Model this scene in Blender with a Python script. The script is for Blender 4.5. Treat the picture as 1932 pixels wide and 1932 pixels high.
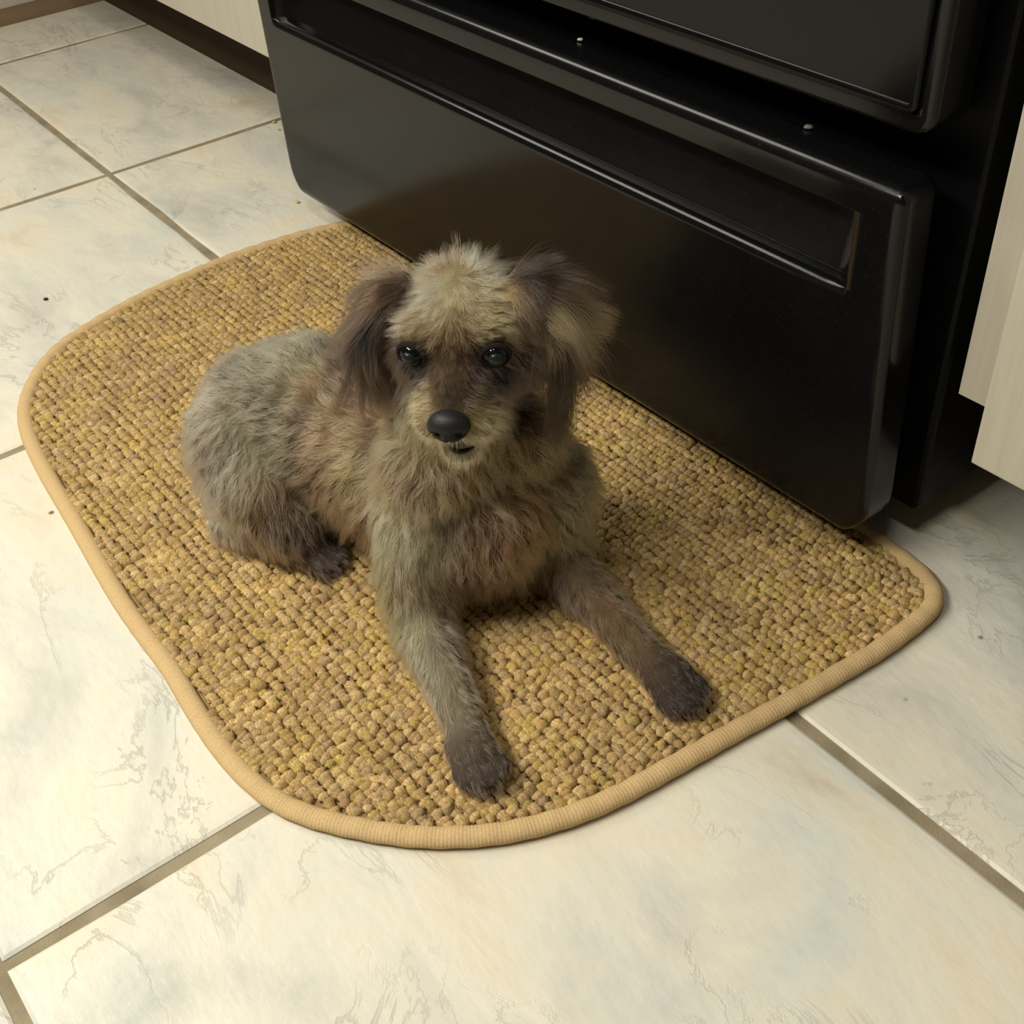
import bpy, bmesh, math, random
import numpy as np
from mathutils import Vector, Matrix
from mathutils.kdtree import KDTree

# ------------------------------------------------------------------ camera, world, light
for o in list(bpy.data.objects):
    bpy.data.objects.remove(o, do_unlink=True)
SC = bpy.context.scene
COL = SC.collection
rng = np.random.default_rng(7)
random.seed(7)

cam = bpy.data.cameras.new('camera')
cam.sensor_width = 36.0
cam.lens = 2309.97 / 1932 * 36.0
cam.clip_start = 0.02
camo = bpy.data.objects.new('camera', cam)
COL.objects.link(camo)
RX = Vector((0.60755468, 0.79268072, -0.0503447))
RY = Vector((0.49146128, -0.42496375, -0.76017867))
RZ = Vector((-0.62397365, 0.43710764, -0.6477606))
M = Matrix((RX, -RY, -RZ)).transposed().to_4x4()
M.translation = Vector((1.35352939, -0.41436265, 0.59344939))
camo.matrix_world = M
SC.camera = camo

w = bpy.data.worlds.new('world')
SC.world = w
w.use_nodes = True
w.node_tree.nodes['Background'].inputs[0].default_value = (1.0, 0.86, 0.66, 1)
w.node_tree.nodes['Background'].inputs[1].default_value = 0.055

def area(name, loc, rot, sx, sy, power, col):
    l = bpy.data.lights.new(name, 'AREA')
    l.shape = 'RECTANGLE'
    l.size, l.size_y = sx, sy
    l.energy = power
    l.color = col
    o = bpy.data.objects.new(name, l)
    COL.objects.link(o)
    o.location = loc
    o.rotation_euler = rot
    return o
# strip light under the wall cupboards of the opposite counter
area('strip_lamp', (0.66, -0.82, 1.16), (0, 0, 0), 0.70, 0.16, 20.5, (1.0, 0.95, 0.83))
# fluorescent panel on the ceiling of the room to the left
area('ceiling_panel', (-1.40, -1.05, 2.30), (0, 0, 0), 1.80, 0.80, 42.0, (1.0, 0.95, 0.83))
# dim ceiling fixture of the kitchen
area('ceiling_lamp', (1.30, -0.85, 2.40), (0, 0, 0), 0.60, 0.20, 12.0, (1.0, 0.94, 0.80))

SC.view_settings.view_transform = 'Standard'
SC.view_settings.look = 'None'
SC.view_settings.exposure = 0.0
SC.view_settings.gamma = 1.0
SC.view_settings.use_curve_mapping = False

# ------------------------------------------------------------------ helpers
def lin(c):
    c = np.asarray(c, float) / 255.0
    return np.where(c <= 0.04045, c / 12.92, ((c + 0.055) / 1.055) ** 2.4)

def mat(name, col=(0.5, 0.5, 0.5), rough=0.5, spec=0.5):
    m = bpy.data.materials.new(name)
    m.use_nodes = True
    b = m.node_tree.nodes['Principled BSDF']
    b.inputs['Base Color'].default_value = (*col, 1)
    b.inputs['Roughness'].default_value = rough
    b.inputs['Specular IOR Level'].default_value = spec
    return m, m.node_tree.nodes, m.node_tree.links, b

def node(ns, t, **kw):
    n = ns.new(t)
    for k, v in kw.items():
        if k in n.inputs:
            n.inputs[k].default_value = v
        else:
            setattr(n, k, v)
    return n

def ramp(ns, stops):
    r = ns.new('ShaderNodeValToRGB')
    e = r.color_ramp.elements
    while len(e) < len(stops):
        e.new(0.5)
    for i, (p, c) in enumerate(stops):
        e[i].position = p
        e[i].color = (*c, 1) if len(c) == 3 else c
    return r

def mesh_obj(name, verts, faces, m=None, parent=None, smooth=False):
    me = bpy.data.meshes.new(name)
    me.from_pydata([tuple(map(float, v)) for v in verts], [], [tuple(map(int, f)) for f in faces])
    me.update()
    if m:
        me.materials.append(m)
    if smooth:
        me.polygons.foreach_set('use_smooth', [True] * len(me.polygons))
    o = bpy.data.objects.new(name, me)
    COL.objects.link(o)
    if parent:
        o.parent = parent
    return o

def bm_obj(name, bm, m=None, parent=None, smooth=False):
    bmesh.ops.recalc_face_normals(bm, faces=bm.faces)
    me = bpy.data.meshes.new(name)
    bm.to_mesh(me)
    bm.free()
    if m:
        me.materials.append(m)
    if smooth:
        me.polygons.foreach_set('use_smooth', [True] * len(me.polygons))
    o = bpy.data.objects.new(name, me)
    COL.objects.link(o)
    if parent:
        o.parent = parent
    return o

def box_bm(x0, x1, y0, y1, z0, z1, bev=0.0, seg=2):
    bm = bmesh.new()
    r = bmesh.ops.create_cube(bm, size=1)
    bmesh.ops.scale(bm, vec=(x1 - x0, y1 - y0, z1 - z0), verts=bm.verts)
    bmesh.ops.translate(bm, vec=((x0 + x1) / 2, (y0 + y1) / 2, (z0 + z1) / 2), verts=bm.verts)
    if bev > 0:
        bmesh.ops.bevel(bm, geom=list(bm.edges), offset=bev, segments=seg, profile=0.5, affect='EDGES')
    return bm

def box(name, x0, x1, y0, y1, z0, z1, m, parent=None, bev=0.0, seg=2):
    return bm_obj(name, box_bm(x0, x1, y0, y1, z0, z1, bev, seg), m, parent, smooth=False)

def empty(name, loc=(0, 0, 0), rz=0.0):
    o = bpy.data.objects.new(name, None)
    COL.objects.link(o)
    o.location = loc
    o.rotation_euler = (0, 0, rz)
    return o

def tag(o, label=None, cat=None, group=None, kind=None):
    if label: o['label'] = label
    if cat: o['category'] = cat
    if group: o['group'] = group
    if kind: o['kind'] = kind
    return o

# ------------------------------------------------------------------ materials of the room
def tile_material():
    m, ns, lk, b = mat('cream_stone_tile', rough=0.42, spec=0.35)
    tc = node(ns, 'ShaderNodeTexCoord')
    info = node(ns, 'ShaderNodeObjectInfo')
    off = node(ns, 'ShaderNodeVectorMath', operation='MULTIPLY_ADD')
    lk.new(tc.outputs['Object'], off.inputs[0])
    off.inputs[1].default_value = (1, 1, 1)
    sc = node(ns, 'ShaderNodeVectorMath', operation='SCALE')
    sc.inputs['Scale'].default_value = 1.0
    lk.new(info.outputs['Location'], sc.inputs[0])
    sc.inputs['Scale'].default_value = 3.7
    lk.new(sc.outputs[0], off.inputs[2])
    mp = node(ns, 'ShaderNodeMapping')
    mp.inputs['Scale'].default_value = (1.0, 1.9, 1.0)
    mp.inputs['Rotation'].default_value = (0, 0, 0.35)
    lk.new(off.outputs[0], mp.inputs[0])
    big = node(ns, 'ShaderNodeTexNoise', Scale=5.5, Detail=6.0, Roughness=0.62, Distortion=0.5)
    lk.new(mp.outputs[0], big.inputs['Vector'])
    r = ramp(ns, [(0.30, (0.49, 0.49, 0.43)), (0.42, (0.62, 0.60, 0.52)), (0.52, (0.69, 0.66, 0.56)), (0.60, (0.70, 0.64, 0.51)), (0.72, (0.62, 0.52, 0.40))])
    lk.new(big.outputs['Fac'], r.inputs[0])
    cool = node(ns, 'ShaderNodeTexNoise', Scale=7.0, Detail=4.0, Roughness=0.6, Distortion=0.8)
    lk.new(off.outputs[0], cool.inputs['Vector'])
    r2 = ramp(ns, [(0.45, (0, 0, 0)), (0.7, (1, 1, 1))])
    lk.new(cool.outputs['Fac'], r2.inputs[0])
    mx = node(ns, 'ShaderNodeMix', data_type='RGBA', blend_type='MULTIPLY')
    lk.new(r2.outputs[0], mx.inputs[0])
    lk.new(r.outputs[0], mx.inputs[6])
    mx.inputs[7].default_value = (0.90, 0.95, 1.0, 1)
    # grey veins of the slate face
    ridge = node(ns, 'ShaderNodeTexNoise', Scale=7.5, Detail=9.0, Roughness=0.62, Distortion=0.9)
    lk.new(mp.outputs[0], ridge.inputs['Vector'])
    rs_ = node(ns, 'ShaderNodeMath', operation='SUBTRACT')
    lk.new(ridge.outputs['Fac'], rs_.inputs[0]); rs_.inputs[1].default_value = 0.5
    ra_ = node(ns, 'ShaderNodeMath', operation='ABSOLUTE')
    lk.new(rs_.outputs[0], ra_.inputs[0])
    rv = node(ns, 'ShaderNodeMapRange')
    rv.inputs[1].default_value = 0.0; rv.inputs[2].default_value = 0.012
    rv.inputs[3].default_value = 1.0; rv.inputs[4].default_value = 0.0
    lk.new(ra_.outputs[0], rv.inputs[0])
    gate = node(ns, 'ShaderNodeTexNoise', Scale=6.0, Detail=2.0)
    lk.new(off.outputs[0], gate.inputs['Vector'])
    gr = ramp(ns, [(0.48, (0, 0, 0)), (0.64, (1, 1, 1))])
    lk.new(gate.outputs['Fac'], gr.inputs[0])
    gm = node(ns, 'ShaderNodeMath', operation='MULTIPLY')
    lk.new(rv.outputs[0], gm.inputs[0])
    lk.new(gr.outputs[0], gm.inputs[1])
    g2 = node(ns, 'ShaderNodeMath', operation='MULTIPLY')
    lk.new(gm.outputs[0], g2.inputs[0])
    g2.inputs[1].default_value = 0.22
    mv = node(ns, 'ShaderNodeMix', data_type='RGBA')
    lk.new(g2.outputs[0], mv.inputs[0])
    lk.new(mx.outputs[2], mv.inputs[6])
    mv.inputs[7].default_value = (0.30, 0.29, 0.25, 1)
    # tiny dark pits
    pit = node(ns, 'ShaderNodeTexVoronoi', Scale=24.0)
    lk.new(off.outputs[0], pit.inputs['Vector'])
    pr = ramp(ns, [(0.035, (1, 1, 1)), (0.07, (0, 0, 0))])
    lk.new(pit.outputs['Distance'], pr.inputs[0])
    pg = node(ns, 'ShaderNodeMath', operation='GREATER_THAN')
    psep = node(ns, 'ShaderNodeSeparateColor')
    lk.new(pit.outputs['Color'], psep.inputs[0])
    lk.new(psep.outputs[0], pg.inputs[0])
    pg.inputs[1].default_value = 0.86
    pm = node(ns, 'ShaderNodeMath', operation='MULTIPLY')
    lk.new(pr.outputs[0], pm.inputs[0])
    lk.new(pg.outputs[0], pm.inputs[1])
    mp2 = node(ns, 'ShaderNodeMix', data_type='RGBA')
    lk.new(pm.outputs[0], mp2.inputs[0])
    lk.new(mv.outputs[2], mp2.inputs[6])
    mp2.inputs[7].default_value = (0.17, 0.13, 0.09, 1)
    lk.new(mp2.outputs[2], b.inputs['Base Color'])
    # relief
    bn = node(ns, 'ShaderNodeBump', Strength=0.40, Distance=0.004)
    add = node(ns, 'ShaderNodeMath', operation='SUBTRACT')
    lk.new(big.outputs['Fac'], add.inputs[0])
    lk.new(gm.outputs[0], add.inputs[1])
    fine = node(ns, 'ShaderNodeTexNoise', Scale=70.0, Detail=5.0)
    lk.new(mp.outputs[0], fine.inputs['Vector'])
    fa = node(ns, 'ShaderNodeMath', operation='MULTIPLY_ADD')
    lk.new(fine.outputs['Fac'], fa.inputs[0])
    fa.inputs[1].default_value = 0.35
    lk.new(add.outputs[0], fa.inputs[2])
    lk.new(fa.outputs[0], bn.inputs['Height'])
    lk.new(bn.outputs[0], b.inputs['Normal'])
    return m

def grout_material():
    m, ns, lk, b = mat('brown_grout', (0.25, 0.2, 0.13), 0.9, 0.1)
    n = node(ns, 'ShaderNodeTexNoise', Scale=26.0, Detail=5.0)
    tc = node(ns, 'ShaderNodeTexCoord')
    lk.new(tc.outputs['Object'], n.inputs['Vector'])
    r = ramp(ns, [(0.3, (0.20, 0.165, 0.105)), (0.7, (0.33, 0.28, 0.19))])
    lk.new(n.outputs['Fac'], r.inputs[0])
    lk.new(r.outputs[0], b.inputs['Base Color'])
    bn = node(ns, 'ShaderNodeBump', Strength=0.5, Distance=0.001)
    f = node(ns, 'ShaderNodeTexNoise', Scale=600.0, Detail=2.0)
    lk.new(tc.outputs['Object'], f.inputs['Vector'])
    lk.new(f.outputs['Fac'], bn.inputs['Height'])
    lk.new(bn.outputs[0], b.inputs['Normal'])
    return m

def enamel(name, base, rough, dust=0.0, spec=0.4):
    m, ns, lk, b = mat(name, base, rough, spec)
    tc = node(ns, 'ShaderNodeTexCoord')
    n = node(ns, 'ShaderNodeTexNoise', Scale=14.0, Detail=6.0, Roughness=0.7)
    lk.new(tc.outputs['Object'], n.inputs['Vector'])
    mr = node(ns, 'ShaderNodeMapRange')
    mr.inputs[1].default_value = 0.3
    mr.inputs[2].default_value = 0.7
    mr.inputs[3].default_value = rough * 0.85
    mr.inputs[4].default_value = rough * 1.2
    lk.new(n.outputs['Fac'], mr.inputs[0])
    lk.new(mr.outputs[0], b.inputs['Roughness'])
    sp = node(ns, 'ShaderNodeTexNoise', Scale=260.0, Detail=3.0)
    lk.new(tc.outputs['Object'], sp.inputs['Vector'])
    bn = node(ns, 'ShaderNodeBump', Strength=0.04, Distance=0.0006)
    lk.new(sp.outputs['Fac'], bn.inputs['Height'])
    lk.new(bn.outputs[0], b.inputs['Normal'])
    if dust > 0:
        d = node(ns, 'ShaderNodeTexNoise', Scale=420.0, Detail=2.0)
        lk.new(tc.outputs['Object'], d.inputs['Vector'])
        r = ramp(ns, [(0.62, base), (0.80, tuple(x + dust for x in base))])
        lk.new(d.outputs['Fac'], r.inputs[0])
        lk.new(r.outputs[0], b.inputs['Base Color'])
    return m

def laminate(name, c0, c1):
    m, ns, lk, b = mat(name, c0, 0.5, 0.3)
    tc = node(ns, 'ShaderNodeTexCoord')
    mp = node(ns, 'ShaderNodeMapping')
    mp.inputs['Scale'].default_value = (60, 60, 3.0)
    lk.new(tc.outputs['Object'], mp.inputs[0])
    n = node(ns, 'ShaderNodeTexNoise', Scale=4.0, Detail=4.0, Roughness=0.6)
    lk.new(mp.outputs[0], n.inputs['Vector'])
    r = ramp(ns, [(0.3, c0), (0.7, c1)])
    lk.new(n.outputs['Fac'], r.inputs[0])
    lk.new(r.outputs[0], b.inputs['Base Color'])
    bn = node(ns, 'ShaderNodeBump', Strength=0.12, Distance=0.0008)
    lk.new(n.outputs['Fac'], bn.inputs['Height'])
    lk.new(bn.outputs[0], b.inputs['Normal'])
    return m

M_TILE = tile_material()
M_GROUT = grout_material()
M_ENAMEL = enamel('black_enamel', (0.004, 0.004, 0.0045), 0.17, 0.008, 0.30)
M_BODY = enamel('black_side_panel', (0.003, 0.003, 0.0035), 0.42, 0.0, 0.12)
M_GLASS = enamel('black_oven_glass', (0.004, 0.004, 0.004), 0.14, 0.0, 0.20)
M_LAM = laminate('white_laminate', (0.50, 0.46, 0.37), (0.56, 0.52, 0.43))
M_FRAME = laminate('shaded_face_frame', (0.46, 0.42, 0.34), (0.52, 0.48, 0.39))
M_KICK, *_ = mat('toe_kick_shade', (0.055, 0.037, 0.022), 0.8, 0.1)  # very dark brown paints the shadow beneath the cabinets into the board
M_TOP, *_ = mat('worktop_laminate', (0.35, 0.32, 0.27), 0.4, 0.4)
M_WALL, *_ = mat('wall_paint', (0.55, 0.50, 0.42), 0.9, 0.2)
M_BASE, *_ = mat('white_skirting', (0.58, 0.50, 0.45), 0.6, 0.3)
M_EDGE_STRIP, *_ = mat('brown_edge_strip', (0.20, 0.135, 0.08), 0.7, 0.3)  # brown rounded strip along the foot of the left wall

# ------------------------------------------------------------------ floor
T = 0.45
floor = box('floor', -0.70, 2.30, -2.10, 0.90, -0.030, -0.0022, M_GROUT)
tag(floor, kind='structure')
def tile_mesh(x0, x1, y0, y1, name):
    # slab with a slightly wavy, softened edge; origin in the middle
    n = 7
    cx, cy = (x0 + x1) / 2, (y0 + y1) / 2
    hx, hy = (x1 - x0) / 2, (y1 - y0) / 2
    ring = []
    for i in range(n): ring.append((-hx + 2 * hx * i / n, -hy))
    for i in range(n): ring.append((hx, -hy + 2 * hy * i / n))
    for i in range(n): ring.append((hx - 2 * hx * i / n, hy))
    for i in range(n): ring.append((-hx, hy - 2 * hy * i / n))
    N = len(ring)
    V, F = [], []
    jit = rng.normal(0, 0.0005, (N, 2))
    for k, (ins, z) in enumerate(((0.0, -0.010), (0.0, -0.0016), (0.0022, -0.0003), (0.006, 0.0))):
        for i, (x, y) in enumerate(ring):
            fx = (hx - ins) / hx
            fy = (hy - ins) / hy
            V.append((x * fx + jit[i, 0], y * fy + jit[i, 1], z))
    for k in range(3):
        for i in range(N):
            j = (i + 1) % N
            F.append((k * N + i, k * N + j, (k + 1) * N + j, (k + 1) * N + i))
    F.append(tuple(3 * N + i for i in range(N)))
    o = mesh_obj('tile', V, F, M_TILE, floor, False)
    o.location = (cx, cy, 0)
    return o
g = 0.0042
for i in range(-2, 5):
    for j in range(-5, 2):
        x0, x1 = max(i * T + g, -0.70), min((i + 1) * T - g, 2.30)
        y0, y1 = max(j * T + g, -2.10), min((j + 1) * T - g, 0.90)
        if x1 - x0 > 0.02 and y1 - y0 > 0.02:
            tile_mesh(x0, x1, y0, y1, 'tile')

# ------------------------------------------------------------------ walls
tag(box('wall_left', -0.72, -0.635, -0.30, 0.90, -0.03, 2.45, M_WALL), kind='structure')
tag(box('wall_back', -0.635, 2.30, 0.80, 0.90, -0.03, 2.45, M_WALL), kind='structure')
tag(box('baseboard_left', -0.635, -0.622, -0.30, 0.260, 0.0, 0.10, M_BASE, bev=0.002), kind='structure')
sh = bmesh.new()
vv = [(-0.622, 0), (-0.600, 0)] + [(-0.622 + 0.022 * math.cos(a), 0.018 * math.sin(a)) for a in np.linspace(0.15, math.pi / 2, 6)]
A = [sh.verts.new((x, -0.30, z)) for x, z in vv]
B = [sh.verts.new((x, 0.258, z)) for x, z in vv]
sh.faces.new(A); sh.faces.new(B[::-1])
for i in range(len(vv)):
    j = (i + 1) % len(vv)
    sh.faces.new((A[i], A[j], B[j], B[i]))
tag(bm_obj('trim_1', sh, M_EDGE_STRIP), kind='structure')

# ------------------------------------------------------------------ cooking range (local x along the front, y into the wall)
YAW = math.radians(1.0)
rangeo = empty('range', (0, 0, 0), YAW)
tag(rangeo, 'black freestanding kitchen range standing between the white cabinets', 'range')
R0, R1 = 0.255, 1.000

def slab(name, u0, u1, z0, z1, c0, c1, m, parent, rb=0.034, rt=0.012, re=0.008, rs=0.012, pocket=None, du=None, dz=None, kind=None, skew=0.0):
    """panel whose front face is a fine grid: rounded rim, rounded lower corners, optional pocket depth(u,z)"""
    def spaced(a, b, extra, step):
        s = set()
        for e in (0, .0008, .002, .0035, .0055, .008, .011, .015, .02, .026, .034):
            s.add(round(a + e, 5)); s.add(round(b - e, 5))
        x = a + 0.034
        while x < b - 0.034:
            s.add(round(x, 5)); x += step
        for e in extra: s.add(round(e, 5))
        return sorted(v for v in s if a <= v <= b)
    us = spaced(u0, u1, du or [], 0.02)
    zs = spaced(z0, z1, dz or [], 0.012)
    V, F = [], []
    nu, nz = len(us), len(zs)
    for z in zs:
        ins = 0.0
        if z - z0 < rb: ins = rb - math.sqrt(max(0, rb * rb - (rb - (z - z0)) ** 2))
        elif z1 - z < rt: ins = rt - math.sqrt(max(0, rt * rt - (rt - (z1 - z)) ** 2))
        for u in us:
            k = (u - u0) / (u1 - u0)
            uu = u0 + ins + (u1 - u0 - 2 * ins) * k
            d = 0.0
            ez, eu = min(z - z0, z1 - z), min(uu - u0 - ins, u1 - ins - uu)
            if ez < re: d = max(d, re - math.sqrt(max(0, re * re - (re - ez) ** 2)))
            if eu < rs: d = max(d, rs - math.sqrt(max(0, rs * rs - (rs - eu) ** 2)))
            if pocket: d = max(d, pocket(uu, z))
            V.append((uu - skew * (z - 0.155), c0 + d, z))
    for a in range(nz - 1):
        for b in range(nu - 1):
            i = a * nu + b
            F.append((i, i + 1, i + nu + 1, i + nu))
    loop = list(range(nu)) + [a * nu + nu - 1 for a in range(1, nz)] + [(nz - 1) * nu + b for b in range(nu - 2, -1, -1)] + [a * nu for a in range(nz - 2, 0, -1)]
    N = len(loop)
    ctr = ((u0 + u1) / 2, (z0 + z1) / 2)
    prev = loop
    for cc, ins in ((c1 - 0.010, 0.0), (c1 - 0.003, 0.003), (c1, 0.010)):
        base = len(V)
        for i in loop:
            x, y, z = V[i]
            fx = 1 - 2 * ins / (u1 - u0); fz = 1 - 2 * ins / (z1 - z0)
            V.append((ctr[0] + (x - ctr[0]) * fx, cc, ctr[1] + (z - ctr[1]) * fz))
        cur = list(range(base, base + N))
        for i in range(N):
            j = (i + 1) % N
            F.append((prev[j], prev[i], cur[i], cur[j]))
        prev = cur
    F.append(tuple(prev))
    o = mesh_obj(name, V, F, m, parent, True)
    md = o.modifiers.new('normals', 'WEIGHTED_NORMAL')
    md.keep_sharp = True
    return o

box('body_panel', R0 + 0.006, R1 - 0.002, 0.160, 0.78, 0.030, 0.895, M_BODY, rangeo, bev=0.004)
for x in (R0 + 0.05, R1 - 0.05):
    for y in (0.24, 0.70):
        bm = bmesh.new()
        bmesh.ops.create_cone(bm, cap_ends=True, segments=16, radius1=0.020, radius2=0.014, depth=0.032)
        bmesh.ops.translate(bm, vec=(x, y, 0.0155), verts=bm.verts)
        bm_obj('foot', bm, M_BODY, rangeo)

PZ0, PZ1, PU0, PU1 = 0.2035, 0.2615, 0.272, 0.958
def pocket(u, z):
    if z <= PZ0 or z >= PZ1: return 0.0
    t = z - PZ0
    r = 0.0075
    d = r - math.sqrt(max(0.0, r * r - t * t)) if t < r else 0.0140 + 0.26 * (t - r)
    eu = min(u - PU0, PU1 - u)
    if eu <= 0: return 0.0
    d = min(d, 0.026)
    return d * min(1.0, eu / 0.012) ** 0.6
drawer = slab('drawer', 0.2455, 0.9905, 0.030, 0.283, 0.103, 0.140, M_ENAMEL, rangeo, rb=0.032, rt=0.010, re=0.0105, rs=0.0065, skew=0.045,
              pocket=pocket, du=[PU0, PU0 + .001, PU0 + .003, PU0 + .006, PU0 + .012, PU1 - .012, PU1 - .006, PU1 - .003, PU1 - .001, PU1],
              dz=[.2745, .2755, .2765, .2775, .2785, .2795, .2803, .281, .2817, .2823, PZ0 - .001, PZ0, PZ0 + .001, PZ0 + .002, PZ0 + .003, PZ0 + .004, PZ0 + .005, PZ0 + .006, PZ0 + .0067, PZ0 + .0072, PZ0 + .00748, PZ0 + .0076, PZ0 + .0082, .22, .23, .24, .25, PZ1 - .0004, PZ1, PZ1 + .0006])
# drawer tray behind its front
box('tray', R0 + 0.035, R1 - 0.035, 0.139, 0.60, 0.050, 0.200, M_BODY, drawer)
door = slab('oven_door', 0.245, 0.9845, 0.3075, 0.800, 0.118, 0.158, M_ENAMEL, rangeo, rb=0.012, rt=0.012, re=0.003, rs=0.005,
            pocket=lambda u, z: 0.005 if (0.3195 < z < 0.705 and 0.256 < u < 0.974) else 0.0, dz=[0.3105, 0.3135, 0.3165, 0.3185, 0.3194, 0.3196, 0.7049, 0.7051], du=[0.2559, 0.2561, 0.9739, 0.9741])
slab('glass_panel', 0.2565, 0.9735, 0.3203, 0.7040, 0.1192, 0.1225, M_GLASS, door, rb=0.004, rt=0.004, re=0.0012, rs=0.0012)
bm = box_bm(R0 + 0.04, R1 - 0.04, 0.066, 0.086, 0.735, 0.765, 0.008, 3)
hd = bm_obj('handle', bm, M_ENAMEL, door, True)
for x in (R0 + 0.07, R1 - 0.07):
    box('bracket', x - 0.012, x + 0.012, 0.084, 0.120, 0.738, 0.762, M_ENAMEL, hd, bev=0.003)
box('cooktop', R0 - 0.002, R1 + 0.002, 0.115, 0.78, 0.895, 0.915, M_GLASS, rangeo, bev=0.004)
box('control_panel', R0, R1, 0.70, 0.78, 0.915, 1.08, M_ENAMEL, rangeo, bev=0.006)
for k in range(4):
    bm = bmesh.new()
    bmesh.ops.create_cone(bm, cap_ends=True, segments=24, radius1=0.022, radius2=0.019, depth=0.022)
    bmesh.ops.rotate(bm, cent=(0, 0, 0), matrix=Matrix.Rotation(math.pi / 2, 3, 'X'), verts=bm.verts)
    bmesh.ops.translate(bm, vec=(R0 + (0.07, 0.15, 0.595, 0.675)[k], 0.690, 1.0), verts=bm.verts)
    bm_obj('knob', bm, M_BODY, rangeo)

# ------------------------------------------------------------------ base cabinets
def handle_bar(parent, x, y, z):
    bm = box_bm(x - 0.05, x + 0.05, y - 0.03, y - 0.02, z - 0.005, z + 0.005, 0.003, 2)
    for s in (-0.04, 0.04):
        b2 = box_bm(x + s - 0.004, x + s + 0.004, y - 0.022, y, z - 0.004, z + 0.004)
        me = bpy.data.meshes.new('t'); b2.to_mesh(me); b2.free(); bm.from_mesh(me); bpy.data.meshes.remove(me)
    bm_obj('handle', bm, M_BASE, parent)

cr = empty('base_cabinet', (0, 0, 0), YAW)
tag(cr, 'white wood-grain base cabinet standing right of the black range', 'cabinet')
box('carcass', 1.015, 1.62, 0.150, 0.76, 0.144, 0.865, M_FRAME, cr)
for a, b_ in ((1.044, 1.318), (1.324, 1.598)):
    d = box('door', a, b_, 0.130, 0.150, 0.117, 0.69, M_LAM, cr, bev=0.0012)
    handle_bar(d, (a + b_) / 2, 0.130, 0.66)
    d = box('drawer_front', a, b_, 0.130, 0.150, 0.705, 0.850, M_LAM, cr, bev=0.0012)
    handle_bar(d, (a + b_) / 2, 0.130, 0.78)
box('toe_kick', 1.025, 1.62, 0.260, 0.275, 0.0, 0.150, M_KICK, cr)
wt = box('worktop', 1.008, 1.65, 0.115, 0.77, 0.865, 0.905, M_TOP, bev=0.004)
wt.rotation_euler.z = YAW
tag(wt, 'grey worktop lying on the cabinet right of the range', 'worktop')

cl = empty('base_cabinet', (0, 0, 0), YAW)
tag(cl, 'white base cabinet standing left of the black range, above the shaded floor', 'cabinet')
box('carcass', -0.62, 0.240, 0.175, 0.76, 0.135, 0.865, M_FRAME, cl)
for a, b_ in ((-0.61, -0.192), (-0.188, 0.238)):
    d = box('door', a, b_, 0.156, 0.175, 0.127, 0.69, M_LAM, cl, bev=0.0012)
    handle_bar(d, (a + b_) / 2, 0.156, 0.66)
    d = box('drawer_front', a, b_, 0.156, 0.175, 0.705, 0.850, M_LAM, cl, bev=0.0012)
    handle_bar(d, (a + b_) / 2, 0.156, 0.78)
box('toe_kick', -0.62, 0.235, 0.260, 0.275, 0.0, 0.14, M_KICK, cl)
wt = box('worktop', -0.62, 0.248, 0.14, 0.77, 0.865, 0.905, M_TOP, bev=0.004)
wt.rotation_euler.z = YAW
tag(wt, 'grey worktop lying on the cabinet left of the range', 'worktop')

# ------------------------------------------------------------------ rug
OUT = [[0.303, 0.126], [0.292, 0.081], [0.287, 0.035], [0.286, -0.007], [0.291, -0.056], [0.298, -0.104], [0.312, -0.153], [0.329, -0.194], [0.355, -0.223], [0.384, -0.245], [0.409, -0.258], [0.441, -0.267], [0.472, -0.272], [0.519, -0.277], [0.574, -0.281], [0.632, -0.286], [0.683, -0.29], [0.725, -0.291], [0.768, -0.291], [0.801, -0.294], [0.84, -0.296], [0.872, -0.295], [0.903, -0.29], [0.925, -0.281], [0.945, -0.268], [0.968, -0.25], [0.986, -0.233], [1.001, -0.214], [1.014, -0.194], [1.025, -0.168], [1.032, -0.146], [1.037, -0.118], [1.041, -0.08], [1.045, -0.04], [1.05, 0.001], [1.054, 0.045], [1.057, 0.081], [1.056, 0.12], [1.055, 0.137], [1.049, 0.149], [1.038, 0.157], [1.023, 0.162], [0.993, 0.165], [0.90, 0.166], [0.75, 0.166], [0.60, 0.165], [0.45, 0.164], [0.36, 0.161], [0.330, 0.156], [0.313, 0.146]]
def closed_smooth(P, step):
    P = np.array(P, float)
    n = len(P)
    pts = []
    for i in range(n):
        p0, p1, p2, p3 = P[i - 1], P[i], P[(i + 1) % n], P[(i + 2) % n]
        m = max(2, int(np.linalg.norm(p2 - p1) / 0.003))
        t = np.linspace(0, 1, m, endpoint=False)[:, None]
        pts.append(0.5 * (2 * p1 + (p2 - p0) * t + (2 * p0 - 5 * p1 + 4 * p2 - p3) * t ** 2 + (3 * p1 - p0 - 3 * p2 + p3) * t ** 3))
    Q = np.vstack(pts)
    for _ in range(30):
        Q = 0.5 * Q + 0.25 * (np.roll(Q, 1, 0) + np.roll(Q, -1, 0))
    d = np.r_[0, np.cumsum(np.linalg.norm(np.roll(Q, -1, 0) - Q, axis=1))]
    s = np.linspace(0, d[-1], int(d[-1] / step), endpoint=False)
    Qc = np.vstack([Q, Q[:1]])
    return np.c_[np.interp(s, d, Qc[:, 0]), np.interp(s, d, Qc[:, 1])], d[-1]
OUTL, PERIM = closed_smooth(OUT, 0.004)
tan = np.roll(OUTL, -1, 0) - np.roll(OUTL, 1, 0)
tan /= np.linalg.norm(tan, axis=1)[:, None]
inn = np.c_[-tan[:, 1], tan[:, 0]]      # outline runs counter-clockwise: inward is to the left
ctr2 = OUTL.mean(0)
if ((ctr2 - OUTL) * inn).sum() < 0: inn = -inn

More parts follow.
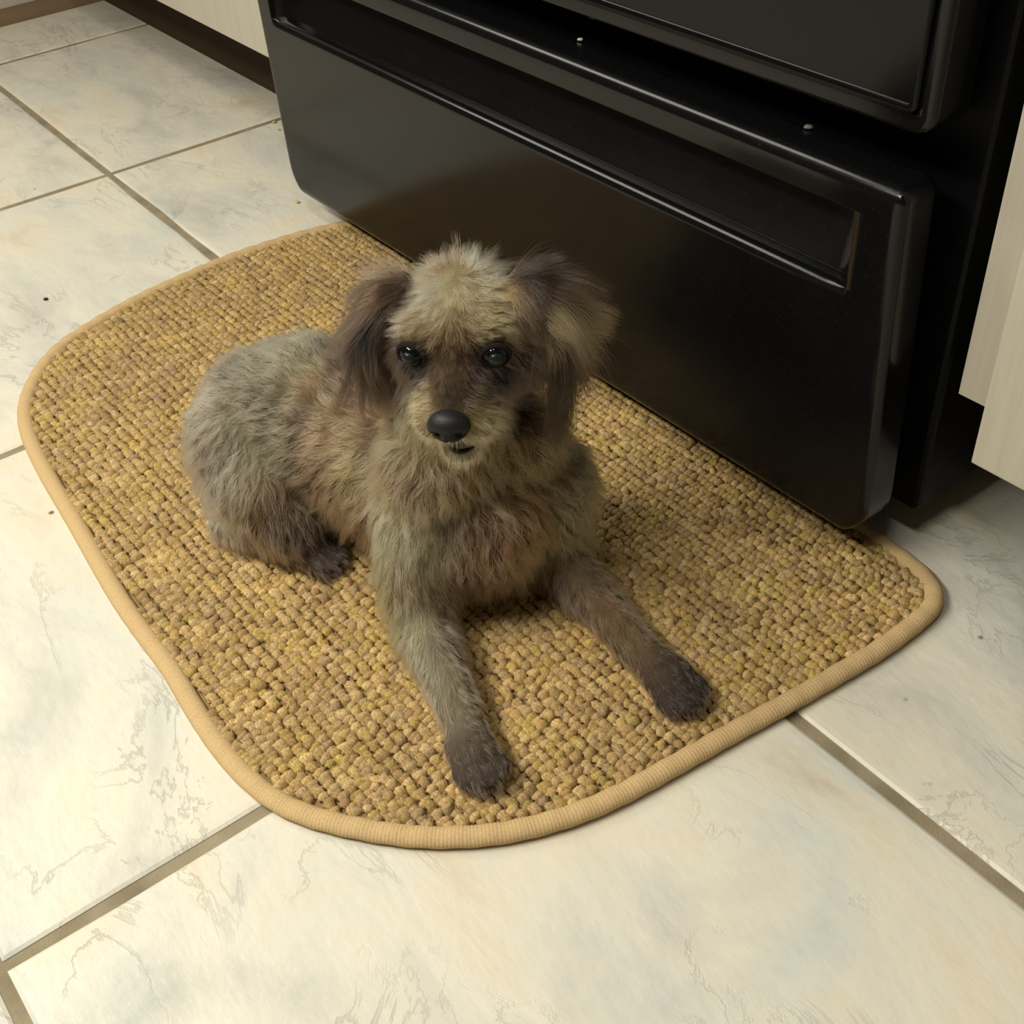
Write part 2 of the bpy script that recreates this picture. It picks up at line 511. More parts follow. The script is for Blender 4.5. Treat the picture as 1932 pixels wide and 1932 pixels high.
M_BACK, *_ = mat('rug_backing', (0.24, 0.165, 0.075), 0.95, 0.05)
rug = empty('rug', (0, 0, 0))
tag(rug, 'tan woven sisal-look rug with rounded front corners lying on the tiles', 'rug')
# backing slab
N = len(OUTL)
inner = OUTL + inn * 0.008
V = [(x, y, 0.0006) for x, y in inner] + [(x, y, 0.0052) for x, y in inner]
F = [tuple(range(N - 1, -1, -1)), tuple(range(N, 2 * N))] + [(i, (i + 1) % N, N + (i + 1) % N, N + i) for i in range(N)]
mesh_obj('backing', V, F, M_BACK, rug)
# serged binding
mb, ns, lk, b = mat('tan_binding_yarn', (0.44, 0.30, 0.14), 0.85, 0.1)
uvn = node(ns, 'ShaderNodeUVMap')
wv = node(ns, 'ShaderNodeTexWave', Scale=1.0, Distortion=2.5, Detail=2.0)
wv.inputs['Detail Scale'].default_value = 2.0
mpn = node(ns, 'ShaderNodeMapping')
mpn.inputs['Scale'].default_value = (14.0, 0.6, 1.0)
lk.new(uvn.outputs[0], mpn.inputs[0]); lk.new(mpn.outputs[0], wv.inputs['Vector'])
nz = node(ns, 'ShaderNodeTexNoise', Scale=45.0, Detail=5.0)
lk.new(uvn.outputs[0], nz.inputs['Vector'])
rr = ramp(ns, [(0.25, (0.46, 0.315, 0.150)), (0.5, (0.54, 0.385, 0.195)), (0.75, (0.60, 0.44, 0.235))])
lk.new(nz.outputs['Fac'], rr.inputs[0]); 
lk.new(rr.outputs[0], b.inputs['Base Color'])
bn = node(ns, 'ShaderNodeBump', Strength=0.22, Distance=0.0012)
lk.new(wv.outputs['Fac'], bn.inputs['Height']); lk.new(bn.outputs[0], b.inputs['Normal'])
K = 12
V, F, UV = [], [], []
for i in range(N):
    for k in range(K):
        a = 2 * math.pi * k / K
        off = 0.0068 - 0.0068 * math.cos(a)
        V.append((OUTL[i, 0] + inn[i, 0] * off, OUTL[i, 1] + inn[i, 1] * off, 0.0056 + 0.0052 * math.sin(a) + 0.0004 * math.sin(i * 1.3)))
for i in range(N):
    for k in range(K):
        j, l = (i + 1) % N, (k + 1) % K
        F.append((i * K + k, i * K + l, j * K + l, j * K + k))
        UV += [(i * .04, k / K), (i * .04, (k + 1) / K), ((i + 1) * .04, (k + 1) / K), ((i + 1) * .04, k / K)]
bo = mesh_obj('binding', V, F, mb, rug, True)
uvl = bo.data.uv_layers.new(name='UVMap')
uvl.data.foreach_set('uv', np.array(UV, np.float32).ravel())
# woven loops: thousands of small yarn knuckles in rows, one real mesh
def inside(px, py, poly):
    c = np.zeros(len(px), bool)
    x, y = poly[:, 0], poly[:, 1]
    xj, yj = np.roll(x, 1), np.roll(y, 1)
    for i in range(len(poly)):
        cond = (y[i] > py) != (yj[i] > py)
        c ^= cond & (px < (xj[i] - x[i]) * (py - y[i]) / (yj[i] - y[i] + 1e-12) + x[i])
    return c
PX, PY = 0.0043, 0.0073
rows = np.arange(-0.30, 0.17, PY)
cx, cy = [], []
for r_i, yy in enumerate(rows):
    xs = np.arange(0.28, 1.06, PX) + rng.uniform(0, PX)
    cx.append(xs + rng.normal(0, 0.0009, len(xs)))
    cy.append(np.full(len(xs), yy) + rng.normal(0, 0.0007, len(xs)) + 0.0008 * np.sin(xs * 21 + r_i))
cx, cy = np.concatenate(cx), np.concatenate(cy)
cy = cy + (cx - 0.67) * math.tan(YAW)
lim = OUTL + inn * 0.0125
ok = inside(cx, cy, lim)
cx, cy = cx[ok], cy[ok]
NL = len(cx)
rings, sides = 6, 7
tt = np.linspace(-0.15, math.pi + 0.15, rings)
LV = np.zeros((NL, rings * sides, 3))
rx = 0.0025 * rng.uniform(0.85, 1.2, NL)
rz = 0.0027 * rng.uniform(0.75, 1.25, NL)
ry = 0.0040 * rng.uniform(0.8, 1.2, NL)
rt = 0.00155 * rng.uniform(0.9, 1.15, NL)
tw = rng.normal(0.18, 0.24, NL)
lean = rng.normal(-0.35, 0.15, NL)
for q in range(rings):
    for s in range(sides):
        a = 2 * math.pi * s / sides
        rad = rt * (1.0 if 0 < q < rings - 1 else 0.7)
        e = (rx * 0.62 + rad * math.cos(a)) * math.cos(tt[q])
        zz = (rz * 0.75 + rad * math.cos(a)) * math.sin(tt[q])
        yy = ry * math.sin(a)
        e2 = e + lean * zz
        LV[:, q * sides + s, 0] = cx + e2 * np.cos(tw) - yy * np.sin(tw)
        LV[:, q * sides + s, 1] = cy + e2 * np.sin(tw) + yy * np.cos(tw)
        LV[:, q * sides + s, 2] = 0.0060 + zz
        LV[:, q * sides + s] += rng.normal(0, 0.00028, (NL, 3))
quad = []
for q in range(rings - 1):
    for s in range(sides):
        l = (s + 1) % sides
        quad.append((q * sides + s, q * sides + l, (q + 1) * sides + l, (q + 1) * sides + s))
quad = np.array(quad)
FQ = (quad[None] + (np.arange(NL) * rings * sides)[:, None, None]).reshape(-1, 4)
me = bpy.data.meshes.new('loop_pile')
me.vertices.add(NL * rings * sides)
me.vertices.foreach_set('co', LV.astype(np.float32).ravel())
me.loops.add(FQ.size); me.polygons.add(len(FQ))
me.loops.foreach_set('vertex_index', FQ.astype(np.int32).ravel())
me.polygons.foreach_set('loop_start', np.arange(0, FQ.size, 4, dtype=np.int32))
me.update(calc_edges=True)
me.polygons.foreach_set('use_smooth', np.ones(len(FQ), bool))
pal = np.array([lin(c) for c in ((176, 144, 92), (168, 136, 84), (182, 150, 98), (166, 134, 88), (172, 144, 82), (168, 138, 96), (158, 128, 80), (186, 156, 106))])
pick = rng.integers(0, len(pal), NL)
blot = (np.sin(cx * 55 + 2 * np.sin(cy * 37)) * np.sin(cy * 61 + 1.7 * np.sin(cx * 29)))
lc = pal[pick] * (1 + blot[:, None] * np.array([0.10, 0.10, 0.02])) * rng.uniform(0.88, 1.14, NL)[:, None] * np.array([1.04, 1.11, 1.22])
at = me.attributes.new('yarn_color', 'FLOAT_COLOR', 'POINT')
at.data.foreach_set('color', np.repeat(np.c_[lc, np.ones(NL)], rings * sides, axis=0).astype(np.float32).ravel())
ml, ns, lk, b = mat('sisal_yarn', (0.4, 0.27, 0.12), 0.8, 0.12)
an = node(ns, 'ShaderNodeAttribute', attribute_name='yarn_color')
tc = node(ns, 'ShaderNodeTexCoord')
mpn = node(ns, 'ShaderNodeMapping'); mpn.inputs['Scale'].default_value = (0.45, 2.2, 0.7)
lk.new(tc.outputs['Object'], mpn.inputs[0])
fn = node(ns, 'ShaderNodeTexNoise', Scale=900.0, Detail=3.0)
lk.new(mpn.outputs[0], fn.inputs['Vector'])
fr = ramp(ns, [(0.32, (0.55, 0.54, 0.5)), (0.5, (0.95, 0.95, 0.95)), (0.68, (1.4, 1.4, 1.4))])
lk.new(fn.outputs['Fac'], fr.inputs[0])
mx = node(ns, 'ShaderNodeMix', data_type='RGBA', blend_type='MULTIPLY')
mx.inputs[0].default_value = 1.0
lk.new(an.outputs['Color'], mx.inputs[6]); lk.new(fr.outputs[0], mx.inputs[7])
lk.new(mx.outputs[2], b.inputs['Base Color'])
bn = node(ns, 'ShaderNodeBump', Strength=0.6, Distance=0.0006)
lk.new(fn.outputs['Fac'], bn.inputs['Height']); lk.new(bn.outputs[0], b.inputs['Normal'])
me.materials.append(ml)
lo = bpy.data.objects.new('loop_pile', me); COL.objects.link(lo); lo.parent = rug
tag(lo, kind='stuff')
RUGZ = 0.0107

# ------------------------------------------------------------------ crumbs
def crumb(name, x, y, z, s, col, label, sq=0.5):
    m, *_ = mat('crumb_surface', col, 0.7, 0.3)
    bm = bmesh.new()
    bmesh.ops.create_icosphere(bm, subdivisions=2, radius=s)
    for v in bm.verts:
        v.co *= 1 + random.uniform(-0.22, 0.22)
        v.co.z *= sq
    zmin = min(v.co.z for v in bm.verts)
    bmesh.ops.translate(bm, vec=(0, 0, -zmin), verts=bm.verts)
    o = bm_obj('crumb', bm, m, None, True)
    o.location = (x, y, z)
    return tag(o, label, 'crumb', 'crumbs on the kitchen floor' if z < 0.05 else None)

# ------------------------------------------------------------------ the dog
class Head:
    def __init__(s, O, az, pitch, roll):
        a, b, c = map(math.radians, (az, pitch, roll))
        F = np.array([math.cos(a), math.sin(a), 0.0]); U = np.array([0, 0, 1.0]); S = np.cross(U, F)
        F, U = F * math.cos(b) + U * math.sin(b), U * math.cos(b) - F * math.sin(b)
        S, U = S * math.cos(c) + U * math.sin(c), U * math.cos(c) - S * math.sin(c)
        s.O, s.S, s.F, s.U = np.array(O), S, F, U
    def __call__(s, a, f, u):
        return s.O + s.S * a + s.F * f + s.U * u
    def vec(s, a, f, u):
        return s.S * a + s.F * f + s.U * u
    def loc(s, P):
        d = np.asarray(P) - s.O
        return np.stack([d @ s.S, d @ s.F, d @ s.U], -1)
H = Head((0.8485, -0.0860, 0.2265), -45, -11, 1.5)
G_T, G_H, G_ER, G_EL, G_FR, G_FL, G_HR, G_HL = range(8)
prims = []      # (group, centre, radii, axes)
def ball(g, c, r, axes=None):
    r = np.broadcast_to(np.asarray(r, float), (3,))
    prims.append((g, np.asarray(c, float), r, np.eye(3) if axes is None else axes))
def chain(g, pts):
    for (a, ra), (b, rb) in zip(pts[:-1], pts[1:]):
        a, b = np.asarray(a, float), np.asarray(b, float)
        n = max(2, int(np.linalg.norm(b - a) / (0.35 * min(ra, rb))))
        for t in np.linspace(0, 1, n + 1):
            ball(g, a + (b - a) * t, ra + (rb - ra) * t)
HA = np.stack([H.S, H.F, H.U])
# trunk: rump, loin, ribcage, chest
chain(G_T, [((0.655, -0.130, 0.074), 0.056), ((0.695, -0.117, 0.088), 0.060), ((0.745, -0.105, 0.088), 0.058), ((0.800, -0.092, 0.085), 0.058), ((0.838, -0.083, 0.078), 0.053)])
chain(G_T, [((0.838, -0.086, 0.078), 0.044), ((0.826, -0.087, 0.045), 0.034)])
chain(G_T, [((0.822, -0.090, 0.105), 0.050), ((0.832, -0.088, 0.150), 0.040), ((0.838, -0.090, 0.190), 0.034)])
ball(G_T, (0.846, -0.055, 0.128), (0.034, 0.032, 0.032))
ball(G_T, (0.838, -0.118, 0.128), (0.030, 0.028, 0.032))
# skull, muzzle, jaw
ball(G_H, H(0, 0, 0.001), (0.037, 0.040, 0.0335), HA)
ball(G_H, H(0, 0.006, 0.008), (0.035, 0.034, 0.0245), HA)
for s in (-1, 1):
    ball(G_H, H(s * 0.021, 0.012, -0.010), (0.019, 0.022, 0.022), HA)
    ball(G_H, H(s * 0.020, 0.024, 0.015), 0.011)
chain(G_H, [(H(0, 0.022, -0.006), 0.022), (H(0, 0.038, -0.0135), 0.0180), (H(0, 0.055, -0.0195), 0.0145)])
for s in (-1, 1):
    chain(G_H, [(H(s * 0.011, 0.034, -0.021), 0.0150), (H(s * 0.0115, 0.052, -0.0265), 0.0122)])
chain(G_H, [(H(0, 0.015, -0.032), 0.016), (H(0, 0.036, -0.0425), 0.0150), (H(0, 0.051, -0.0475), 0.0120)])
ball(G_H, H(0.033, 0.008, -0.010), 0.015)
ball(G_H, H(0.034, 0.002, -0.024), 0.014)
# ears: flaps that fold and hang
def ear(g, path):
    for (a, f, u, w_) in path:
        ball(g, H(a, f, u), (0.0052, w_, 0.011), HA)
def dens(P, n=9):
    P = np.array(P); t = np.linspace(0, len(P) - 1, n * (len(P) - 1) + 1)
    return [tuple(np.interp(x, range(len(P)), P[:, k]) for k in range(4)) for x in t]
ear(G_ER, dens([(-0.031, -0.002, 0.021, 0.012), (-0.042, -0.001, 0.019, 0.015), (-0.052, 0.001, 0.006, 0.018), (-0.057, 0.003, -0.014, 0.018), (-0.057, 0.004, -0.032, 0.012)]))
ear(G_EL, dens([(0.031, -0.002, 0.019, 0.012), (0.041, -0.001, 0.021, 0.015), (0.051, 0.001, 0.011, 0.018), (0.055, 0.003, -0.010, 0.018), (0.054, 0.004, -0.032, 0.011)]))
# front legs
def paw(g, c, d, r):
    d = np.asarray(d, float); d /= np.linalg.norm(d)
    sd = np.cross((0, 0, 1), d)
    ball(g, c, (r * 1.25, r, r * 0.78), np.stack([d, sd, np.array([0, 0, 1.0])]))
    for k, (o, fwd) in enumerate(((-1.5, 0.82), (-0.5, 1.12), (0.5, 1.12), (1.5, 0.82))):
        cc = np.asarray(c) + d * r * fwd + sd * o * r * 0.50
        cc[2] = RUGZ + r * 0.46
        ball(g, cc, (r * 0.66, r * 0.34, r * 0.48), np.stack([d, sd, np.array([0, 0, 1.0])]))
chain(G_FR, [((0.832, -0.120, 0.095), 0.032), ((0.845, -0.137, 0.048), 0.026), ((0.858, -0.145, 0.031), 0.0195)])
chain(G_FR, [((0.858, -0.145, 0.031), 0.0195), ((0.899, -0.157, 0.027), 0.0150), ((0.940, -0.170, 0.023), 0.0125)])
chain(G_FR, [((0.940, -0.170, 0.023), 0.0125), ((0.957, -0.176, 0.0225), 0.0132)])
paw(G_FR, (0.9585, -0.178, 0.0225), (1, -0.20, 0), 0.0162)
chain(G_FL, [((0.852, -0.040, 0.086), 0.036), ((0.862, -0.038, 0.045), 0.024), ((0.872, -0.040, 0.030), 0.0185)])
chain(G_FL, [((0.872, -0.040, 0.030), 0.0185), ((0.920, -0.045, 0.026), 0.0145), ((0.966, -0.050, 0.0225), 0.0125)])
chain(G_FL, [((0.966, -0.050, 0.0225), 0.0125), ((0.985, -0.051, 0.022), 0.0135)])
paw(G_FL, (0.9905, -0.0515, 0.0225), (1, -0.06, 0), 0.0168)
# hind legs, folded
chain(G_HR, [((0.672, -0.160, 0.080), 0.044), ((0.705, -0.170, 0.060), 0.036), ((0.728, -0.166, 0.042), 0.026)])
chain(G_HR, [((0.662, -0.160, 0.058), 0.042), ((0.675, -0.182, 0.034), 0.020)])
chain(G_HR, [((0.728, -0.166, 0.042), 0.024), ((0.700, -0.182, 0.032), 0.020), ((0.682, -0.194, 0.025), 0.0135)])
chain(G_HR, [((0.682, -0.194, 0.024), 0.0130), ((0.715, -0.176, 0.022), 0.0125), ((0.738, -0.165, 0.022), 0.0130)])
paw(G_HR, (0.743, -0.162, 0.0215), (0.84, 0.42, 0), 0.0150)
chain(G_HL, [((0.700, -0.080, 0.068), 0.042), ((0.725, -0.062, 0.055), 0.036), ((0.748, -0.054, 0.042), 0.026)])
chain(G_HL, [((0.748, -0.054, 0.042), 0.024), ((0.712, -0.040, 0.030), 0.018), ((0.700, -0.035, 0.025), 0.013)])
chain(G_HL, [((0.700, -0.035, 0.024), 0.013), ((0.760, -0.040, 0.022), 0.013)])
paw(G_HL, (0.764, -0.040, 0.0215), (1, 0, 0), 0.0150)
# short tail curled behind the far haunch
chain(G_T, [((0.640, -0.110, 0.060), 0.014), ((0.638, -0.070, 0.030), 0.011), ((0.668, -0.030, 0.022), 0.008)])

_bi = bmesh.new(); bmesh.ops.create_icosphere(_bi, subdivisions=2, radius=1.0)
UVS = np.array([v.co[:] for v in _bi.verts]); UFS = np.array([[v.index for v in f.verts] for f in _bi.faces]); _bi.free()
V = np.vstack([c + (UVS * r) @ ax for g_, c, r, ax in prims])
F = np.vstack([UFS + i * len(UVS) for i in range(len(prims))])
tmp = mesh_obj('tmp_body', V, F)
md = tmp.modifiers.new('r', 'REMESH'); md.mode = 'VOXEL'; md.voxel_size = 0.0022; md.use_smooth_shade = True
sm = tmp.modifiers.new('s', 'SMOOTH'); sm.factor = 0.5; sm.iterations = 5
dg = bpy.context.evaluated_depsgraph_get(); dg.update()
dogme = bpy.data.meshes.new_from_object(tmp.evaluated_get(dg))
bpy.data.objects.remove(tmp, do_unlink=True)
dogme.name = 'dog'
dog = bpy.data.objects.new('dog', dogme); COL.objects.link(dog)
tag(dog, 'small scruffy grey-tan dog lying on the tan rug facing the camera', 'dog')
nv = len(dogme.vertices)
co = np.empty(nv * 3, np.float32); dogme.vertices.foreach_get('co', co); co = co.reshape(-1, 3).astype(float)
low = co[:, 2] < RUGZ
co[low, 2] = RUGZ + 0.0002
dogme.vertices.foreach_set('co', co.astype(np.float32).ravel()); dogme.update()
dogme.calc_loop_triangles()
tri = np.empty(len(dogme.loop_triangles) * 3, np.int32); dogme.loop_triangles.foreach_get('vertices', tri); tri = tri.reshape(-1, 3)
e1 = co[tri[:, 1]] - co[tri[:, 0]]; e2 = co[tri[:, 2]] - co[tri[:, 0]]
cr_ = np.cross(e1, e2); ta = np.linalg.norm(cr_, axis=1) / 2; tn = cr_ / (2 * ta[:, None] + 1e-15)
vn = np.zeros((nv, 3)); 
for k in range(3): np.add.at(vn, tri[:, k], cr_)
vn /= np.linalg.norm(vn, axis=1)[:, None] + 1e-15

def groups(P):
    best = np.full(len(P), 1e9); gi = np.zeros(len(P), int)
    for g_, c, r, ax in prims:
        d = (np.linalg.norm(((P - c) @ ax.T) / r, axis=1) - 1) * r.min()
        mk = d < best
        best[mk] = d[mk]; gi[mk] = g_
    return gi

EYE_R, EYE_L = H(-0.0222, 0.0345, 0.0072), H(0.0240, 0.0345, 0.0072)
NOSE = H(0, 0.0665, -0.0160)
# fur guides: group, position, comb direction, length, lift, colour (as seen under neutral light), curl
def w_(x, y, z): return np.array([x, y, z], float)
GD = []
def gd(g, p, d, L, lift, col, curl=0.3, sig=0.03):
    d = np.asarray(d, float); GD.append((g, np.asarray(p, float), d / np.linalg.norm(d), L, lift, 0.62 * lin(col), curl, sig))
def hg(a, f, u, d, L, lift, col, curl=0.2, sig=0.012, g=G_H):
    gd(g, H(a, f, u), H.vec(*d), L, lift, col, curl, sig)
# trunk
gd(G_T, w_(0.62, -0.13, 0.09), (-0.8, -0.1, -0.5), 0.016, 0.45, (128, 118, 100), 0.5)
gd(G_T, w_(0.64, -0.17, 0.05), (-0.5, -0.1, -0.8), 0.016, 0.45, (110, 98, 84), 0.5)
gd(G_T, w_(0.70, -0.11, 0.13), (-1, -0.1, 0), 0.015, 0.4, (126, 118, 92), 0.5)
gd(G_T, w_(0.70, -0.15, 0.11), (-0.8, -0.2, -0.5), 0.016, 0.4, (132, 124, 98), 0.5)
gd(G_T, w_(0.75, -0.10, 0.135), (-1, 0, 0), 0.016, 0.4, (122, 110, 82), 0.5)
gd(G_T, w_(0.75, -0.15, 0.09), (-0.5, -0.1, -0.8), 0.018, 0.4, (128, 110, 76), 0.5)
gd(G_T, w_(0.76, -0.15, 0.045), (-0.3, -0.1, -1), 0.018, 0.35, (96, 74, 56), 0.5)
gd(G_T, w_(0.80, -0.10, 0.14), (-1, 0, -0.2), 0.018, 0.4, (128, 108, 74), 0.5)
gd(G_T, w_(0.80, -0.15, 0.09), (-0.4, -0.1, -1), 0.020, 0.4, (140, 114, 72), 0.5)
gd(G_T, w_(0.80, -0.14, 0.04), (-0.2, -0.1, -1), 0.018, 0.4, (104, 80, 58), 0.5)
gd(G_T, w_(0.83, -0.13, 0.14), (0, -0.2, -1), 0.020, 0.4, (138, 116, 76), 0.5)
gd(G_T, w_(0.87, -0.11, 0.14), (0.2, -0.2, -1), 0.020, 0.45, (122, 92, 62), 0.6, 0.022)
gd(G_T, w_(0.88, -0.10, 0.105), (0.2, -0.2, -1), 0.022, 0.5, (148, 120, 76), 0.7, 0.022)
gd(G_T, w_(0.88, -0.075, 0.105), (0.2, 0.2, -1), 0.022, 0.5, (150, 124, 80), 0.7, 0.022)
gd(G_T, w_(0.89, -0.09, 0.075), (0.2, 0.1, -1), 0.022, 0.5, (126, 92, 58), 0.7, 0.02)
gd(G_T, w_(0.88, -0.09, 0.045), (0.3, 0.0, -1), 0.020, 0.45, (112, 80, 54), 0.6, 0.02)
gd(G_T, w_(0.87, -0.09, 0.02), (0.6, 0.0, -0.6), 0.016, 0.4, (120, 94, 62), 0.5, 0.02)
gd(G_T, w_(0.87, -0.05, 0.12), (0.1, 0.5, -1), 0.020, 0.5, (138, 118, 80), 0.6)
gd(G_T, w_(0.80, -0.03, 0.09), (-0.5, 0.3, -0.8), 0.018, 0.4, (128, 112, 80), 0.5)
gd(G_T, w_(0.72, -0.05, 0.09), (-0.6, 0.3, -0.8), 0.016, 0.4, (120, 110, 88), 0.5)
# front right leg (nearer the camera's left)
gd(G_FR, w_(0.84, -0.16, 0.11), (0.1, -0.2, -1), 0.018, 0.4, (136, 116, 78), 0.4)
gd(G_FR, w_(0.855, -0.155, 0.075), (0.15, -0.3, -1), 0.018, 0.35, (158, 150, 116), 0.3, 0.025)
gd(G_FR, w_(0.865, -0.135, 0.055), (0.3, 0.5, -0.9), 0.018, 0.4, (140, 124, 88), 0.4, 0.02)
gd(G_FR, w_(0.83, -0.175, 0.05), (0.0, -0.3, -1), 0.016, 0.35, (128, 104, 70), 0.4, 0.025)
gd(G_FR, w_(0.88, -0.170, 0.045), (0.5, -0.6, -0.6), 0.014, 0.35, (160, 150, 116), 0.25, 0.02)
gd(G_FR, w_(0.89, -0.148, 0.03), (0.6, 0.3, -0.7), 0.012, 0.35, (106, 82, 64), 0.3, 0.014)
gd(G_FR, w_(0.92, -0.178, 0.036), (0.8, -0.4, -0.4), 0.012, 0.35, (138, 128, 102), 0.25, 0.018)
gd(G_FR, w_(0.93, -0.160, 0.025), (0.8, 0.3, -0.4), 0.010, 0.3, (98, 80, 68), 0.2, 0.014)
gd(G_FR, w_(0.95, -0.178, 0.033), (1, -0.1, -0.2), 0.007, 0.3, (100, 90, 78), 0.15, 0.012)
gd(G_FR, w_(0.975, -0.182, 0.025), (1, -0.2, -0.5), 0.0065, 0.3, (84, 76, 68), 0.1, 0.012)
# front left leg
gd(G_FL, w_(0.87, -0.03, 0.10), (0.2, 0.4, -1), 0.018, 0.4, (142, 126, 88), 0.5)
gd(G_FL, w_(0.885, -0.03, 0.065), (0.3, 0.5, -1), 0.020, 0.45, (160, 150, 112), 0.5, 0.022)
gd(G_FL, w_(0.885, -0.055, 0.05), (0.6, -0.2, -0.8), 0.016, 0.4, (132, 108, 74), 0.5, 0.018)
gd(G_FL, w_(0.91, -0.05, 0.04), (0.9, -0.2, -0.3), 0.012, 0.35, (112, 88, 64), 0.3, 0.016)
gd(G_FL, w_(0.92, -0.03, 0.035), (0.8, 0.4, -0.4), 0.013, 0.35, (134, 126, 96), 0.3, 0.014)
gd(G_FL, w_(0.945, -0.055, 0.033), (0.9, -0.2, -0.3), 0.011, 0.35, (96, 78, 62), 0.25, 0.014)
gd(G_FL, w_(0.945, -0.035, 0.03), (0.8, 0.4, -0.4), 0.012, 0.35, (130, 118, 86), 0.3, 0.012)
gd(G_FL, w_(0.965, -0.05, 0.035), (1, 0, -0.2), 0.010, 0.3, (102, 84, 62), 0.2, 0.012)
gd(G_FL, w_(0.985, -0.05, 0.035), (1, 0, -0.3), 0.0065, 0.3, (78, 68, 62), 0.1, 0.012)
gd(G_FL, w_(1.008, -0.052, 0.022), (1, 0, -0.6), 0.0065, 0.3, (72, 64, 62), 0.1, 0.012)
# hind right leg
gd(G_HR, w_(0.67, -0.17, 0.105), (-0.5, -0.3, -0.9), 0.016, 0.4, (132, 124, 104), 0.5, 0.025)
gd(G_HR, w_(0.69, -0.19, 0.085), (0.1, -0.4, -1), 0.016, 0.4, (156, 150, 124), 0.5, 0.02)
gd(G_HR, w_(0.70, -0.19, 0.06), (0.2, -0.4, -1), 0.016, 0.4, (150, 142, 114), 0.5, 0.02)
gd(G_HR, w_(0.735, -0.175, 0.065), (0.4, -0.3, -1), 0.014, 0.4, (118, 104, 80), 0.4, 0.018)
gd(G_HR, w_(0.745, -0.165, 0.04), (0.4, -0.2, -1), 0.013, 0.35, (110, 86, 60), 0.4, 0.016)
gd(G_HR, w_(0.705, -0.20, 0.035), (0.4, -0.4, -0.8), 0.013, 0.35, (132, 112, 82), 0.4, 0.016)
gd(G_HR, w_(0.64, -0.18, 0.055), (-0.4, -0.4, -0.8), 0.015, 0.4, (116, 102, 86), 0.5, 0.02)
gd(G_HR, w_(0.675, -0.205, 0.035), (0, -0.5, -0.8), 0.013, 0.4, (168, 164, 146), 0.4, 0.012)
gd(G_HR, w_(0.70, -0.19, 0.018), (0.8, 0.2, -0.3), 0.009, 0.3, (100, 78, 60), 0.2, 0.014)
gd(G_HR, w_(0.735, -0.17, 0.03), (0.9, 0.4, -0.2), 0.008, 0.3, (84, 72, 62), 0.15, 0.014)
gd(G_HR, w_(0.757, -0.157, 0.022), (0.9, 0.4, -0.4), 0.006, 0.3, (74, 66, 62), 0.1, 0.014)
gd(G_HL, w_(0.72, -0.05, 0.08), (-0.3, 0.4, -0.9), 0.015, 0.4, (130, 118, 90), 0.4)
gd(G_HL, w_(0.76, -0.04, 0.03), (0.9, 0.1, -0.3), 0.010, 0.3, (80, 68, 60), 0.2, 0.02)
# head: forelock fans out over the brow
hg(0, 0.004, 0.044, (0, 0.3, 0.1), 0.013, 0.5, (196, 180, 138), 0.3)
hg(-0.018, 0.004, 0.042, (-0.8, 0.1, 0.1), 0.015, 0.5, (190, 172, 132), 0.3)
hg(0.018, 0.004, 0.042, (0.7, 0.1, 0.1), 0.014, 0.5, (184, 166, 126), 0.3)
hg(0, -0.02, 0.036, (0, -0.4, 0.1), 0.014, 0.5, (150, 130, 96), 0.3)
hg(0, 0.026, 0.036, (0, 0.5, -0.5), 0.010, 0.45, (198, 182, 138), 0.3)
hg(-0.016, 0.028, 0.032, (-1.0, 0.3, 0.0), 0.010, 0.3, (192, 176, 136), 0.3)
hg(0.016, 0.028, 0.032, (1.0, 0.3, 0.0), 0.010, 0.3, (186, 166, 120), 0.3)
hg(-0.028, 0.022, 0.026, (-1.0, 0.0, 0.0), 0.011, 0.25, (184, 168, 128), 0.25)
hg(0.028, 0.022, 0.026, (1.0, 0.0, 0.0), 0.011, 0.25, (166, 146, 100), 0.25)
hg(-0.024, 0.034, 0.020, (-0.8, 0.3, 0.7), 0.004, 0.25, (166, 144, 102), 0.2, 0.008)
hg(0.024, 0.034, 0.020, (0.8, 0.3, 0.7), 0.004, 0.25, (150, 132, 90), 0.2, 0.008)
hg(0, 0.038, 0.018, (0, 0.6, 0.1), 0.008, 0.4, (140, 104, 62), 0.2, 0.008)
hg(0, 0.040, 0.008, (0, 0.8, 0.2), 0.008, 0.4, (96, 66, 42), 0.15, 0.008)
hg(-0.014, 0.036, 0.006, (-0.6, 0.6, 0.1), 0.007, 0.35, (84, 62, 44), 0.1, 0.007)
hg(0.014, 0.036, 0.006, (0.6, 0.6, 0.1), 0.007, 0.35, (70, 54, 46), 0.1, 0.007)
hg(-0.036, 0.022, 0.004, (-0.5, 0, -0.8), 0.012, 0.4, (112, 92, 66), 0.2, 0.010)
hg(0.036, 0.022, 0.004, (0.5, 0, -0.8), 0.012, 0.4, (70, 56, 46), 0.2, 0.010)
hg(-0.025, 0.034, -0.004, (-0.4, 0.2, -0.8), 0.007, 0.3, (66, 54, 48), 0.1, 0.007)
hg(0.025, 0.034, -0.004, (0.4, 0.2, -0.8), 0.007, 0.3, (60, 50, 46), 0.1, 0.007)
hg(-0.025, 0.030, -0.018, (-0.4, 0.1, -0.9), 0.012, 0.35, (80, 66, 56), 0.2, 0.010)
hg(0.025, 0.030, -0.018, (0.5, 0.1, -0.9), 0.014, 0.4, (64, 52, 46), 0.2, 0.010)
hg(0.036, 0.018, -0.022, (0.5, 0, -0.9), 0.018, 0.4, (62, 48, 42), 0.3, 0.012)
hg(-0.038, 0.012, -0.016, (-0.4, 0, -0.9), 0.018, 0.4, (150, 134, 88), 0.3, 0.010)
hg(0, 0.048, -0.0005, (0, 0.6, 0.3), 0.006, 0.35, (122, 98, 72), 0.1, 0.008)
hg(0, 0.060, -0.002, (0, 0.4, 0.5), 0.004, 0.3, (92, 78, 64), 0.1, 0.007)
